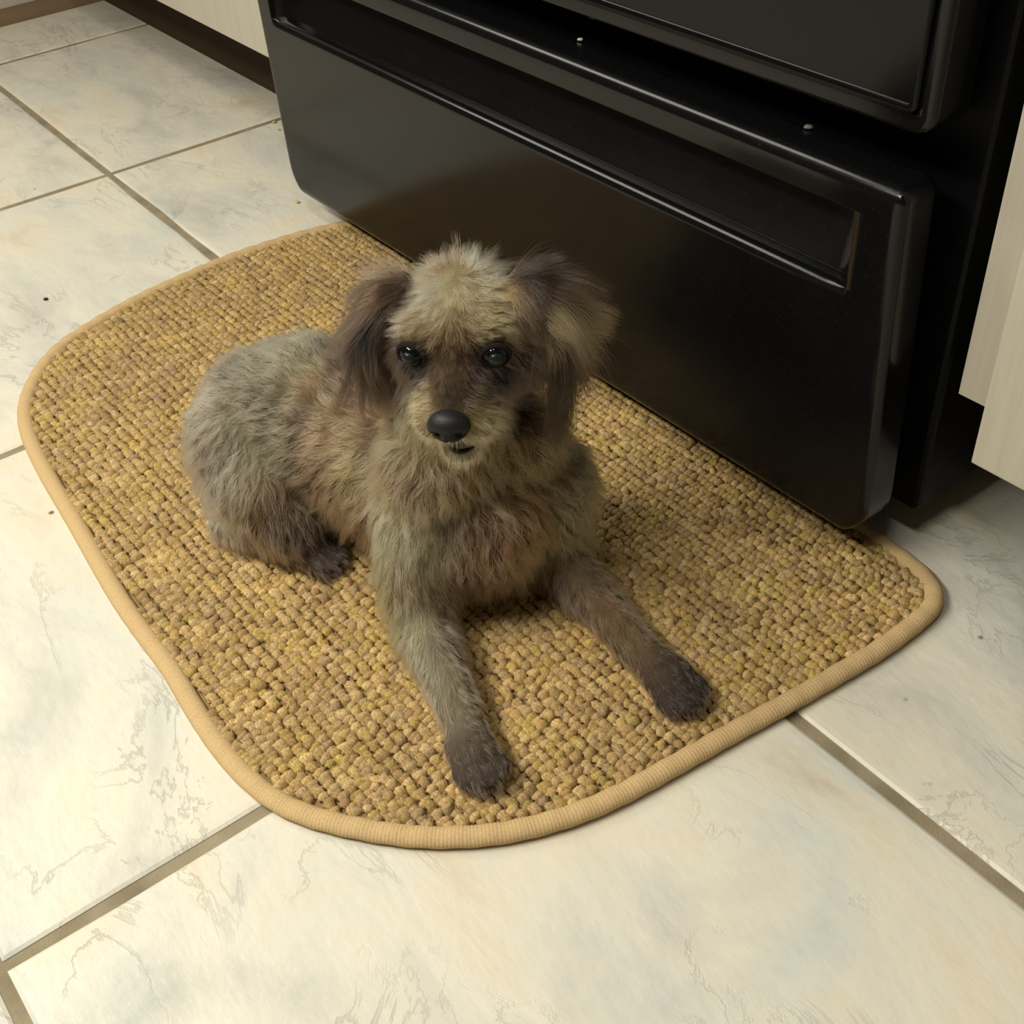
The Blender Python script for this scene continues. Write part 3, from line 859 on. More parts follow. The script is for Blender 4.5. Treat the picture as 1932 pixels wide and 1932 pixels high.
hg(-0.014, 0.046, -0.010, (-0.6, -0.2, -0.3), 0.008, 0.35, (104, 84, 64), 0.15, 0.008)
hg(0.014, 0.046, -0.010, (0.6, -0.2, -0.3), 0.008, 0.35, (112, 92, 66), 0.15, 0.008)
hg(-0.016, 0.054, -0.020, (-0.6, -0.3, -0.6), 0.009, 0.4, (172, 158, 116), 0.15, 0.008)
hg(0.016, 0.054, -0.020, (0.7, -0.3, -0.5), 0.010, 0.4, (172, 160, 124), 0.15, 0.008)
hg(-0.012, 0.060, -0.025, (-0.4, 0.1, -0.8), 0.007, 0.35, (176, 158, 112), 0.1, 0.007)
hg(0.012, 0.060, -0.025, (0.5, 0.1, -0.7), 0.008, 0.35, (176, 164, 126), 0.1, 0.007)
hg(0.026, 0.040, -0.026, (0.8, -0.2, -0.6), 0.014, 0.4, (132, 112, 78), 0.2, 0.010)
hg(-0.022, 0.038, -0.026, (-0.7, -0.2, -0.7), 0.012, 0.4, (128, 108, 78), 0.2, 0.010)
hg(0, 0.055, -0.040, (0, 0.2, -0.9), 0.007, 0.35, (170, 148, 102), 0.1, 0.010)
hg(0, 0.035, -0.044, (0, -0.2, -0.9), 0.014, 0.4, (128, 102, 68), 0.3, 0.012)
hg(0, 0.010, -0.042, (0, 0, -1), 0.018, 0.4, (108, 82, 58), 0.4, 0.014)
hg(-0.03, -0.015, 0.0, (-0.6, -0.2, -0.8), 0.018, 0.4, (130, 112, 80), 0.3, 0.014)
hg(0.03, -0.015, 0.0, (0.6, -0.2, -0.8), 0.018, 0.4, (120, 102, 74), 0.3, 0.014)
hg(0, -0.036, 0.0, (0, -0.5, -0.8), 0.020, 0.4, (124, 106, 76), 0.4, 0.018)
# ears
def eg(g, a, f, u, d, L, lift, col, curl=0.25, sig=0.011): hg(a, f, u, d, L, lift, col, curl, sig, g)
eg(G_ER, -0.034, 0.006, 0.030, (-0.8, 0.3, -0.5), 0.024, 0.25, (110, 90, 70), 0.15)
eg(G_ER, -0.047, 0.010, 0.024, (-0.6, 0.2, -0.9), 0.036, 0.2, (100, 80, 62), 0.15)
eg(G_ER, -0.042, 0.018, 0.010, (-0.05, 0.2, -1), 0.040, 0.12, (48, 36, 36), 0.12)
eg(G_ER, -0.058, 0.012, 0.006, (-0.15, 0.1, -1), 0.042, 0.2, (85, 64, 50), 0.18)
eg(G_ER, -0.062, 0.0, -0.008, (-0.2, 0, -1), 0.042, 0.22, (66, 50, 42), 0.2)
eg(G_ER, -0.055, 0.020, -0.014, (0.12, 0.1, -1), 0.048, 0.15, (58, 43, 38), 0.18)
eg(G_ER, -0.060, 0.010, -0.034, (0.10, 0, -1), 0.050, 0.2, (88, 64, 46), 0.22)
eg(G_ER, -0.050, 0.0, -0.03, (0.2, 0, -1), 0.040, 0.15, (62, 46, 40), 0.2)
eg(G_EL, 0.034, 0.004, 0.032, (0.9, 0.3, -0.35), 0.022, 0.2, (110, 98, 78), 0.2)
eg(G_EL, 0.040, 0.014, 0.026, (0.3, 0.4, -0.9), 0.026, 0.15, (52, 42, 40), 0.15, 0.008)
eg(G_EL, 0.050, -0.006, 0.026, (0.95, -0.1, -0.42), 0.036, 0.22, (92, 82, 64), 0.45)
eg(G_EL, 0.045, 0.020, 0.010, (0.1, 0.15, -1), 0.038, 0.1, (66, 50, 46), 0.12)
eg(G_EL, 0.056, 0.014, 0.010, (0.35, 0.1, -0.9), 0.038, 0.18, (88, 72, 60), 0.18)
eg(G_EL, 0.061, -0.008, 0.004, (1.0, -0.1, -0.10), 0.048, 0.3, (86, 76, 58), 0.5)
eg(G_EL, 0.058, 0.018, -0.010, (0.15, 0.1, -1), 0.038, 0.2, (136, 122, 88), 0.18)
eg(G_EL, 0.062, 0.004, -0.018, (0.3, 0, -1), 0.038, 0.25, (106, 92, 66), 0.22)
eg(G_EL, 0.058, 0.012, -0.036, (-0.1, 0.05, -1), 0.042, 0.2, (116, 98, 64), 0.2)
eg(G_EL, 0.047, 0.016, -0.024, (-0.1, 0.1, -1), 0.030, 0.12, (52, 40, 36), 0.15)

# coat markings: where on the body (world metres), which limb, hair colour with its shading left in
COAT_SHADE = [
    (0.8231, -0.0999, 0.2542, 1, 150, 138, 108), (0.8337, -0.0885, 0.2624, 1, 118, 92, 62), (0.8537, -0.0898, 0.2642, 1, 150, 130, 95),
    (0.8469, -0.0676, 0.2576, 1, 150, 140, 108), (0.8506, -0.108, 0.2596, 1, 160, 150, 118), (0.866, -0.1005, 0.2575, 1, 165, 150, 110),
    (0.8632, -0.0858, 0.2597, 1, 155, 138, 102), (0.8505, -0.1158, 0.2545, 1, 140, 132, 105), (0.8662, -0.1097, 0.2532, 1, 150, 138, 105),
    (0.8739, -0.1004, 0.2529, 1, 150, 125, 85), (0.8757, -0.0844, 0.2507, 1, 150, 128, 85), (0.8795, -0.0735, 0.248, 3, 140, 115, 78),
    (0.8521, -0.1272, 0.2505, 1, 130, 112, 85), (0.8636, -0.1243, 0.2476, 1, 150, 130, 95), (0.8709, -0.1162, 0.2453, 1, 130, 105, 68),
    (0.8765, -0.1092, 0.245, 1, 100, 72, 40), (0.8808, -0.1037, 0.2446, 1, 85, 65, 38), (0.8865, -0.0977, 0.2471, 1, 115, 98, 65),
    (0.8877, -0.0862, 0.2452, 1, 130, 112, 72), (0.8724, -0.0654, 0.2272, 1, 120, 100, 62), (0.8586, -0.1329, 0.2396, 1, 130, 108, 78),
    (0.8901, -0.0861, 0.2369, 1, 110, 92, 62), (0.8722, -0.1178, 0.2395, 1, 85, 60, 32), (0.8779, -0.1122, 0.2375, 1, 75, 50, 28),
    (0.881, -0.1074, 0.2321, 1, 60, 45, 35), (0.8664, -0.1222, 0.2303, 1, 50, 42, 38), (0.8533, -0.1267, 0.2222, 1, 40, 42, 38),
    (0.8436, -0.1309, 0.2169, 1, 70, 55, 45), (0.8524, -0.1274, 0.2122, 1, 58, 46, 42), (0.8317, -0.1218, 0.1888, 0, 65, 50, 45),
    (0.8246, -0.1216, 0.1743, 0, 62, 50, 38), (0.8755, -0.1166, 0.2263, 1, 95, 75, 52), (0.8798, -0.1123, 0.2241, 1, 100, 78, 55),
    (0.8796, -0.1228, 0.2177, 1, 88, 70, 52), (0.886, -0.1177, 0.215, 1, 82, 66, 48), (0.8864, -0.1258, 0.2116, 1, 75, 62, 50),
    (0.8862, -0.1127, 0.2153, 1, 80, 62, 48), (0.8821, -0.0968, 0.2183, 1, 95, 78, 68), (0.8851, -0.0868, 0.2079, 1, 45, 36, 38),
    (0.8662, -0.0744, 0.1822, 0, 50, 40, 36), (0.8845, -0.0973, 0.2023, 1, 70, 55, 48), (0.8608, -0.0645, 0.1638, 0, 62, 46, 40),
    (0.8851, -0.1034, 0.2117, 1, 75, 60, 50), (0.8683, -0.1347, 0.1986, 1, 115, 98, 65), (0.8421, -0.1237, 0.1657, 0, 135, 122, 85),
    (0.8439, -0.1235, 0.1556, 0, 140, 125, 85), (0.8773, -0.1338, 0.2055, 1, 110, 92, 62), (0.8518, -0.1212, 0.152, 0, 130, 115, 72),
    (0.8899, -0.1101, 0.2048, 1, 95, 78, 55), (0.8946, -0.113, 0.1961, 1, 120, 105, 65), (0.8698, -0.095, 0.163, 0, 135, 122, 88),
    (0.8698, -0.0865, 0.1656, 0, 110, 95, 65), (0.8828, -0.1144, 0.1719, 1, 130, 120, 95), (0.8572, -0.1173, 0.1476, 0, 130, 112, 75),
    (0.8636, -0.1085, 0.1453, 0, 140, 122, 80), (0.8693, -0.0986, 0.1479, 0, 125, 105, 68), (0.8697, -0.0863, 0.1489, 0, 115, 95, 62),
    (0.8524, -0.1231, 0.1392, 0, 85, 62, 42), (0.8632, -0.1103, 0.1376, 0, 100, 75, 48), (0.8692, -0.0944, 0.1313, 0, 120, 98, 65),
    (0.8421, -0.1261, 0.146, 0, 72, 55, 45), (0.8183, -0.1278, 0.1952, 2, 150, 140, 90), (0.7677, -0.0999, 0.1427, 0, 130, 110, 72),
    (0.7854, -0.1091, 0.1388, 0, 115, 95, 62), (0.8319, -0.1204, 0.2564, 2, 70, 55, 48), (0.8272, -0.1262, 0.2544, 2, 110, 90, 70),
    (0.8247, -0.1323, 0.2439, 2, 105, 82, 62), (0.8326, -0.128, 0.2492, 2, 48, 36, 36), (0.8296, -0.1344, 0.2338, 2, 50, 38, 38),
    (0.8175, -0.1245, 0.214, 2, 42, 32, 34), (0.7088, -0.0941, 0.1402, 0, 62, 46, 40), (0.7288, -0.0945, 0.1412, 0, 80, 62, 52),
    (0.7374, -0.1158, 0.1417, 0, 70, 52, 42), (0.7534, -0.114, 0.1418, 0, 105, 80, 58), (0.7534, -0.0995, 0.1425, 0, 62, 48, 42),
    (0.7678, -0.1194, 0.1371, 0, 100, 70, 48), (0.7808, -0.1205, 0.1374, 0, 85, 60, 42), (0.7713, -0.1082, 0.1411, 0, 70, 52, 42),
    (0.8821, -0.062, 0.2585, 3, 40, 32, 32), (0.8887, -0.0611, 0.2494, 3, 80, 64, 55), (0.887, -0.0499, 0.2347, 3, 78, 64, 58),
    (0.8945, -0.0588, 0.2274, 3, 95, 78, 62), (0.8855, -0.0545, 0.1883, 3, 62, 50, 42), (0.7779, -0.1393, 0.1227, 0, 120, 98, 62),
    (0.7555, -0.1382, 0.1321, 0, 125, 105, 72), (0.7989, -0.1313, 0.1234, 0, 110, 95, 68), (0.8386, -0.1366, 0.1205, 4, 110, 88, 58),
    (0.8146, -0.1444, 0.1021, 4, 110, 98, 70), (0.8558, -0.1218, 0.1232, 0, 115, 95, 68), (0.8666, -0.1073, 0.122, 0, 115, 92, 58),
    (0.8773, -0.0806, 0.1098, 0, 130, 108, 68), (0.8672, -0.0502, 0.1144, 5, 105, 80, 48), (0.8749, -0.0338, 0.1104, 5, 120, 105, 75),
    (0.8834, -0.0258, 0.0883, 5, 105, 95, 65), (0.8853, -0.0731, 0.0925, 0, 100, 72, 45), (0.8814, -0.0991, 0.097, 0, 82, 58, 40),
    (0.888, -0.0906, 0.081, 0, 92, 62, 42), (0.8818, -0.1079, 0.0791, 0, 110, 84, 52), (0.8567, -0.1294, 0.1101, 4, 125, 105, 78),
    (0.8415, -0.1474, 0.1058, 4, 130, 115, 85), (0.8549, -0.1445, 0.0901, 4, 135, 125, 95), (0.8636, -0.1345, 0.0824, 4, 115, 105, 78),
    (0.8694, -0.1191, 0.0929, 0, 85, 70, 52), (0.8846, -0.0322, 0.0557, 5, 130, 118, 88), (0.8846, -0.0435, 0.0509, 5, 115, 98, 68),
    (0.762, -0.1551, 0.1062, 0, 110, 85, 58), (0.754, -0.1529, 0.1158, 0, 105, 82, 58), (0.7798, -0.1537, 0.085, 0, 105, 80, 52),
    (0.6609, -0.1161, 0.134, 0, 108, 100, 78), (0.6497, -0.1518, 0.1223, 0, 88, 78, 62), (0.6645, -0.1448, 0.1306, 0, 105, 98, 75),
    (0.7022, -0.1246, 0.1444, 0, 110, 100, 72), (0.7059, -0.1469, 0.1377, 0, 95, 88, 70), (0.7012, -0.1561, 0.1289, 0, 88, 78, 58),
    (0.7169, -0.141, 0.1355, 0, 110, 98, 62), (0.7245, -0.1319, 0.1404, 0, 112, 85, 55), (0.6863, -0.168, 0.1184, 6, 80, 70, 58),
    (0.7045, -0.165, 0.1186, 0, 72, 62, 50), (0.7155, -0.1547, 0.1251, 0, 90, 80, 62), (0.7374, -0.1558, 0.1188, 0, 70, 58, 46),
    (0.7395, -0.1485, 0.1245, 0, 85, 68, 50), (0.6727, -0.1772, 0.1183, 6, 120, 112, 88), (0.6739, -0.1884, 0.1104, 6, 125, 112, 88),
    (0.6763, -0.1972, 0.0993, 6, 120, 105, 82), (0.6887, -0.1778, 0.1134, 6, 130, 122, 95), (0.7007, -0.1728, 0.108, 6, 125, 118, 92),
    (0.7172, -0.1668, 0.1074, 0, 115, 108, 80), (0.7296, -0.1641, 0.1049, 0, 105, 98, 72), (0.7436, -0.1595, 0.1052, 0, 62, 54, 42),
    (0.6817, -0.1994, 0.0908, 6, 80, 68, 56), (0.6994, -0.1894, 0.0974, 6, 75, 65, 55), (0.7094, -0.1823, 0.0969, 6, 120, 112, 85),
    (0.7188, -0.1759, 0.092, 6, 125, 115, 85), (0.7292, -0.1665, 0.0919, 0, 105, 92, 66), (0.7487, -0.161, 0.0923, 0, 72, 60, 46),
    (0.6966, -0.2007, 0.0802, 6, 120, 112, 92), (0.6906, -0.1997, 0.0876, 6, 85, 75, 66), (0.7152, -0.1967, 0.0795, 6, 130, 118, 92),
    (0.7301, -0.1846, 0.0793, 6, 110, 88, 60), (0.7355, -0.1759, 0.0751, 6, 95, 74, 50), (0.7399, -0.1666, 0.0699, 6, 82, 66, 48),
    (0.701, -0.2034, 0.067, 6, 85, 75, 65), (0.6913, -0.2015, 0.037, 6, 135, 130, 112), (0.7231, -0.1992, 0.064, 6, 105, 88, 60),
    (0.7305, -0.1948, 0.0561, 6, 90, 70, 48), (0.7302, -0.1924, 0.0425, 6, 92, 74, 60), (0.6991, -0.2, 0.0211, 6, 88, 72, 50),
    (0.7457, -0.172, 0.0591, 6, 50, 42, 34), (0.7318, -0.1818, 0.0219, 6, 82, 68, 55), (0.7493, -0.1743, 0.0234, 6, 65, 55, 46),
    (0.7638, -0.1635, 0.0208, 6, 62, 54, 48), (0.7639, -0.1504, 0.0192, 6, 68, 62, 60), (0.7528, -0.1618, 0.0308, 6, 52, 44, 38),
    (0.7674, -0.1493, 0.1139, 0, 115, 95, 62), (0.7537, -0.1535, 0.1149, 0, 110, 80, 50), (0.7581, -0.1566, 0.0774, 0, 100, 80, 55),
    (0.7755, -0.1538, 0.0797, 0, 115, 95, 62), (0.7923, -0.147, 0.1073, 0, 120, 100, 62), (0.7758, -0.1408, 0.1212, 0, 120, 100, 66),
    (0.7898, -0.1461, 0.0632, 0, 75, 55, 42), (0.8431, -0.1495, 0.0982, 4, 130, 125, 95), (0.8403, -0.1544, 0.0811, 4, 128, 122, 92),
    (0.8545, -0.143, 0.094, 4, 125, 115, 85), (0.8623, -0.129, 0.0944, 4, 95, 85, 62), (0.8579, -0.1473, 0.0774, 4, 118, 108, 78),
    (0.8638, -0.1362, 0.0798, 4, 105, 95, 70), (0.8556, -0.155, 0.0635, 4, 105, 85, 55), (0.8656, -0.1422, 0.0645, 4, 95, 75, 52),
    (0.8567, -0.1611, 0.0455, 4, 118, 108, 78), (0.869, -0.1541, 0.0469, 4, 125, 115, 85), (0.8736, -0.1365, 0.0425, 4, 82, 66, 52),
    (0.8623, -0.1643, 0.0269, 4, 115, 108, 78), (0.8854, -0.1598, 0.0425, 4, 128, 120, 92), (0.8964, -0.1496, 0.0408, 4, 72, 60, 50),
    (0.9122, -0.167, 0.0378, 4, 125, 120, 95), (0.9198, -0.1549, 0.0355, 4, 88, 72, 58), (0.9261, -0.1666, 0.037, 4, 115, 105, 82),
    (0.9365, -0.1613, 0.0333, 4, 85, 72, 55), (0.9405, -0.1757, 0.0335, 4, 115, 105, 85), (0.9512, -0.1663, 0.0325, 4, 85, 76, 65),
    (0.9614, -0.1793, 0.0342, 4, 75, 66, 56), (0.9714, -0.1871, 0.0286, 4, 72, 64, 58), (0.98, -0.1768, 0.0232, 4, 68, 60, 55),
    (0.9831, -0.185, 0.0204, 4, 60, 52, 48), (0.8851, -0.0347, 0.0635, 5, 120, 112, 80), (0.8847, -0.0431, 0.049, 5, 120, 108, 78),
    (0.8818, -0.0528, 0.0422, 5, 125, 112, 80), (0.9006, -0.0346, 0.0409, 5, 100, 80, 58), (0.9027, -0.0499, 0.0411, 5, 105, 86, 62),
    (0.9185, -0.0465, 0.0399, 5, 98, 78, 56), (0.938, -0.0499, 0.0373, 5, 88, 70, 52), (0.9479, -0.0552, 0.0342, 5, 80, 65, 50),
    (0.9566, -0.0563, 0.0329, 5, 105, 88, 58), (0.9674, -0.0478, 0.034, 5, 95, 78, 52), (0.9725, -0.0573, 0.0322, 5, 78, 64, 48),
    (0.9873, -0.048, 0.0344, 5, 62, 55, 48), (0.9877, -0.0614, 0.0318, 5, 68, 58, 48), (1.0027, -0.0558, 0.0316, 5, 52, 46, 44),
    (1.0066, -0.0428, 0.0256, 5, 52, 46, 46), (1.0055, -0.0662, 0.0239, 5, 62, 52, 48), (1.0162, -0.055, 0.0213, 5, 50, 44, 43),
    (0.8827, -0.1056, 0.0831, 0, 105, 75, 48), (0.8855, -0.0949, 0.0902, 0, 100, 66, 44), (0.8865, -0.0846, 0.0682, 0, 110, 88, 55),
    (0.8795, -0.1052, 0.0586, 0, 75, 56, 42),
]
gG = np.array([x[0] for x in GD]); gP = np.array([x[1] for x in GD]); gD = np.array([x[2] for x in GD])
gS = np.array([[x[3], x[4], x[6]] for x in GD]); gC = np.array([x[5] for x in GD]); gs = np.array([x[7] for x in GD])
CA = np.array(COAT_SHADE, float)
CA[(CA[:, 3] >= G_FR) & (CA[:, 4] < 90), 4:7] *= (1.20, 1.14, 1.04)
CA[(CA[:, 3] == G_FR) & (CA[:, 4] > 104), 4:7] *= 1.10
dk = (CA[:, 3] == G_H) & (CA[:, 4] < 84)
CA[dk, 4:7] *= 0.70
CA = CA[~((CA[:, 3] == G_ER) & (CA[:, 4] > 112))]
mz = H.loc(CA[:, :3])
CA[(CA[:, 3] == G_H) & (mz[:, 1] > 0.036) & (mz[:, 2] < -0.014) & (CA[:, 4] > 100), 4:7] *= 1.22  # pale muzzle hair lightened in colour to offset its own shade
kP = CA[:, :3]; kG = CA[:, 3].astype(int); kC = lin(CA[:, 4:7])
kS = np.where((kG >= 1) & (kG <= 3), 0.0060, 0.0095)
def field(P, gi):
    d2 = ((P[:, None] - gP[None]) ** 2).sum(-1)
    W = np.exp(-d2 / (2 * gs ** 2)) + 1e-9 / (d2 + 1e-4)
    same = gi[:, None] == gG[None]
    W = W * np.where(same, 1.0, 0.02)
    W /= W.sum(1, keepdims=True)
    return W @ gD, W @ gS, W @ gC
def coat(P, gi, base):
    d2 = ((P[:, None] - kP[None]) ** 2).sum(-1)
    W = np.exp(-d2 / (2 * kS ** 2)) * np.where(gi[:, None] == kG[None], 1.0, 0.15)
    return (W @ kC + base * 0.06) / (W.sum(1) + 0.06)[:, None]
FURGAIN = np.array([1.42, 1.48, 1.64])
gi_v = groups(co)
_, _, cv = field(co, gi_v)
cv = coat(co, gi_v, cv)
at = dogme.attributes.new('skin_color', 'FLOAT_COLOR', 'POINT')
at.data.foreach_set('color', np.c_[cv * FURGAIN * 0.5, np.ones(nv)].astype(np.float32).ravel())
m, ns, lk, b = mat('dog_skin', rough=0.8, spec=0.1)
an = node(ns, 'ShaderNodeAttribute', attribute_name='skin_color'); lk.new(an.outputs['Color'], b.inputs['Base Color'])
dogme.materials.clear(); dogme.materials.append(m)

# fur strands
NH = 150000
dens_w = ta * 1.0
tg = gi_v[tri[:, 0]]
dens_w = dens_w * np.where((tg == G_H) | (tg == G_ER) | (tg == G_EL), 2.2, 1.0)
pick = rng.choice(len(tri), NH, p=dens_w / dens_w.sum())
u = rng.random(NH); v = rng.random(NH); fl = u + v > 1; u[fl] = 1 - u[fl]; v[fl] = 1 - v[fl]
RT = co[tri[pick, 0]] + e1[pick] * u[:, None] + e2[pick] * v[:, None]
NR = vn[tri[pick, 0]] * (1 - u - v)[:, None] + vn[tri[pick, 1]] * u[:, None] + vn[tri[pick, 2]] * v[:, None]
NR /= np.linalg.norm(NR, axis=1)[:, None]
hl = H.loc(RT)
keep = (np.linalg.norm(RT - EYE_R - H.U * 0.002, axis=1) > 0.0098) & (np.linalg.norm(RT - EYE_L - H.U * 0.002, axis=1) > 0.0098)
nl = H.loc(RT) - H.loc(NOSE)
keep &= ~(((nl / np.array([0.0125, 0.010, 0.0095])) ** 2).sum(1) < 1.0)
ml_ = H.loc(RT) - np.array([0.0025, 0.0620, -0.0400])
keep &= ~((np.abs(ml_[:, 0]) < 0.0098) & (np.abs(ml_[:, 2]) < 0.0024) & (ml_[:, 1] > -0.012))
keep &= RT[:, 2] > RUGZ + 0.0012
RT, NR = RT[keep], NR[keep]; n = len(RT)
gi = groups(RT)
D = np.empty((n, 3)); S3 = np.empty((n, 3)); C3 = np.empty((n, 3))
for a in range(0, n, 20000):
    D[a:a + 20000], S3[a:a + 20000], C3[a:a + 20000] = field(RT[a:a + 20000], gi[a:a + 20000])
Lh, lift, curl = S3.T
curl = curl * 0.7
D /= np.linalg.norm(D, axis=1)[:, None] + 1e-9
Dt = D - NR * (D * NR).sum(1, keepdims=True) * np.where((D * NR).sum(1, keepdims=True) < 0, 1.0, 0.3)
Dt /= np.linalg.norm(Dt, axis=1)[:, None] + 1e-9
for a in range(0, n, 20000):
    q = slice(a, a + 20000)
    C3[q] = coat(RT[q] + Dt[q] * (Lh[q] * 0.35)[:, None], gi[q], C3[q])
# clump centres
NC = 9000
ear_ = (gi == G_ER) | (gi == G_EL)
pw = np.where(ear_, 0.06, 1.0)
ci = rng.choice(n, NC, replace=False, p=pw / pw.sum())
kd = KDTree(NC)
for k, i in enumerate(ci): kd.insert(RT[i] + 0.0, k)
kd.balance()
cl = np.array([kd.find(p_)[1] for p_ in RT.tolist()])
same = gi[ci[cl]] == gi
cjit = rng.normal(0, 0.28, (NC, 3)); cph = rng.uniform(0, 6.28, NC); clen = rng.uniform(0.7, 1.25, NC)
ccol = np.exp(rng.normal(0, 0.17, NC)); chue = rng.normal(0, 0.05, (NC, 3))
cfrq = rng.uniform(0.7, 1.5, NC)
Lh = Lh * clen[cl] * rng.uniform(0.65, 1.1, n)
dirn = Dt + cjit[cl] * (0.5 + curl)[:, None] + rng.normal(0, 1, (n, 3)) * np.where(gi == G_EL, 0.17, 0.09)[:, None]
dirn -= NR * np.minimum(0, (dirn * NR).sum(1, keepdims=True))
dirn /= np.linalg.norm(dirn, axis=1)[:, None]
NP = 8
t = np.linspace(0, 1, NP)
pts = np.empty((n, NP, 3)); pts[:, 0] = RT - NR * 0.0008
cur = pts[:, 0].copy()
ax1 = np.cross(dirn, NR); ax1 /= np.linalg.norm(ax1, axis=1)[:, None] + 1e-9
for k in range(1, NP):
    tk = t[k]
    lf = lift * (1 - tk) ** 0.8
    dd = dirn + NR * lf[:, None] * 1.5
    dd[:, 2] -= 0.35 * tk * np.clip(Lh / 0.03, 0, 1)
    wav = np.sin(cph[cl] + 6.0 * tk * cfrq[cl] * np.clip(Lh / 0.018, 0.5, 1.8)) * curl * 1.1
    dd = dd + ax1 * wav[:, None] + NR * (np.cos(cph[cl] * 1.7 + 5.0 * tk) * curl * 0.4)[:, None]
    dd /= np.linalg.norm(dd, axis=1)[:, None]
    cur = cur + dd * (Lh / (NP - 1))[:, None]
    pts[:, k] = cur
# clumping towards the centre strand
ctr = pts[ci[cl]]
amt = np.where(same, rng.uniform(0.2, 0.6, n) + np.where(ear_, 0.18, 0), 0.0)
for k in range(1, NP):
    pts[:, k] += (ctr[:, k] - pts[:, k]) * (amt * t[k] ** 1.3 * 0.85)[:, None]
floor_z = RUGZ + 0.0006
pts[:, :, 2] = np.maximum(pts[:, :, 2], floor_z)
hc = bpy.data.hair_curves.new('fur')
hc.add_curves([NP] * n)
hc.attributes['position'].data.foreach_set('vector', pts.astype(np.float32).ravel())
rad = np.outer(np.where((gi == G_H) | (gi == G_ER) | (gi == G_EL), 0.000085, 0.00011), (1 - t) ** 0.7 * 0.9 + 0.1)
ra = hc.attributes.get('radius') or hc.attributes.new('radius', 'FLOAT', 'POINT')
ra.data.foreach_set('value', rad.astype(np.float32).ravel())
jc = C3 * FURGAIN * (ccol[cl] * np.exp(rng.normal(0, 0.16, n)))[:, None] * (1 + chue[cl])
jc[ear_] *= np.array([1.08, 0.97, 0.84])
jc[gi == G_ER] *= np.array([0.37, 0.38, 0.40])
jc[gi == G_EL] *= 0.30
cloc = H.loc(RT[ci])
plc = (rng.random(NC) < np.where((cloc[:, 0] > 0.050) & (cloc[:, 2] < 0.008), 0.62, 0.10))
pale = plc[cl] & (gi == G_EL)
jc[pale] = jc[pale] * 0.3 + lin((158, 140, 98)) * 0.7
pale = (rng.random(NC) < 0.14)[cl] & (gi == G_ER)
jc[pale] = jc[pale] * 0.45 + lin((120, 98, 72)) * 0.55
jc[ear_] *= (np.exp(rng.normal(0, 0.45, NC))[cl])[ear_, None]
white = rng.random(n) < 0.04
jc[white] = jc[white] * 0.4 + np.array([0.42, 0.37, 0.27]) * 0.6
ca = hc.attributes.new('fur_color', 'FLOAT_COLOR', 'CURVE')
ca.data.foreach_set('color', np.c_[np.clip(jc, 0.004, 0.85), np.ones(n)].astype(np.float32).ravel())
mf = bpy.data.materials.new('dog_fur'); mf.use_nodes = True
ns, lk = mf.node_tree.nodes, mf.node_tree.links
ns.remove(ns['Principled BSDF'])
hb = node(ns, 'ShaderNodeBsdfHairPrincipled'); hb.parametrization = 'COLOR'
hb.inputs['Roughness'].default_value = 0.42
hb.inputs['Radial Roughness'].default_value = 0.5
an = node(ns, 'ShaderNodeAttribute', attribute_name='fur_color')
lk.new(an.outputs['Color'], hb.inputs['Color'])
lk.new(hb.outputs[0], ns['Material Output'].inputs['Surface'])
hc.materials.append(mf)
fur = bpy.data.objects.new('fur', hc); COL.objects.link(fur); fur.parent = dog
tag(fur, kind='stuff')

# eyes, nose, mouth, claws
def ellipsoid(name, c, radii, axes, m, parent, seg=28):
    bm = bmesh.new(); bmesh.ops.create_uvsphere(bm, u_segments=seg, v_segments=seg // 2 + 2, radius=1.0)
    for v_ in bm.verts:
        p_ = np.array(v_.co[:]) * radii
        v_.co = Vector(tuple(c + p_ @ axes))
    return bm_obj(name, bm, m, parent, True)
M_EYE, *_ = mat('dark_eye', (0.004, 0.0045, 0.004), 0.09, 0.22)
M_PUPIL, *_ = mat('clouded_lens', (0.012, 0.017, 0.015), 0.14, 0.2)
M_LID, *_ = mat('eyelid_skin', (0.016, 0.012, 0.011), 0.85, 0.08)
for s, E in ((-1, EYE_R), (1, EYE_L)):
    fwd = H.vec(s * 0.25, 1.0, 0.10); fwd /= np.linalg.norm(fwd)
    sd = np.cross(H.U, fwd); sd /= np.linalg.norm(sd); up = np.cross(fwd, sd)
    ax = np.stack([sd, fwd, up])
    c0 = E - fwd * 0.0015
    ey = ellipsoid('eye', c0, np.array([0.0077, 0.0077, 0.0073]), ax, M_EYE, dog)
    ey['label'] = 'dark cloudy eye'
    ellipsoid('pupil', c0 + fwd * 0.0056, np.array([0.0044, 0.0036, 0.0044]), ax, M_PUPIL, ey)
    # lid rim: a torus hugging the ball
    bm = bmesh.new()
    nr, nk = 28, 8
    grid = []
    for i in range(nr):
        a = 2 * math.pi * i / nr
        rxx, rzz = 0.0079, 0.0069
        row = []
        for k in range(nk):
            q = 2 * math.pi * k / nk
            rr_ = 0.0013 + 0.0005 * max(0.0, math.sin(a))
            p_ = c0 + sd * (rxx + rr_ * math.cos(q)) * math.cos(a) + up * (rzz + rr_ * math.cos(q)) * math.sin(a) + fwd * (0.0026 + rr_ * math.sin(q))
            row.append(bm.verts.new(tuple(p_)))
        grid.append(row)
    for i in range(nr):
        for k in range(nk):
            bm.faces.new((grid[i][k], grid[(i + 1) % nr][k], grid[(i + 1) % nr][(k + 1) % nk], grid[i][(k + 1) % nk]))
    bm_obj('eyelid', bm, M_LID, ey, True)

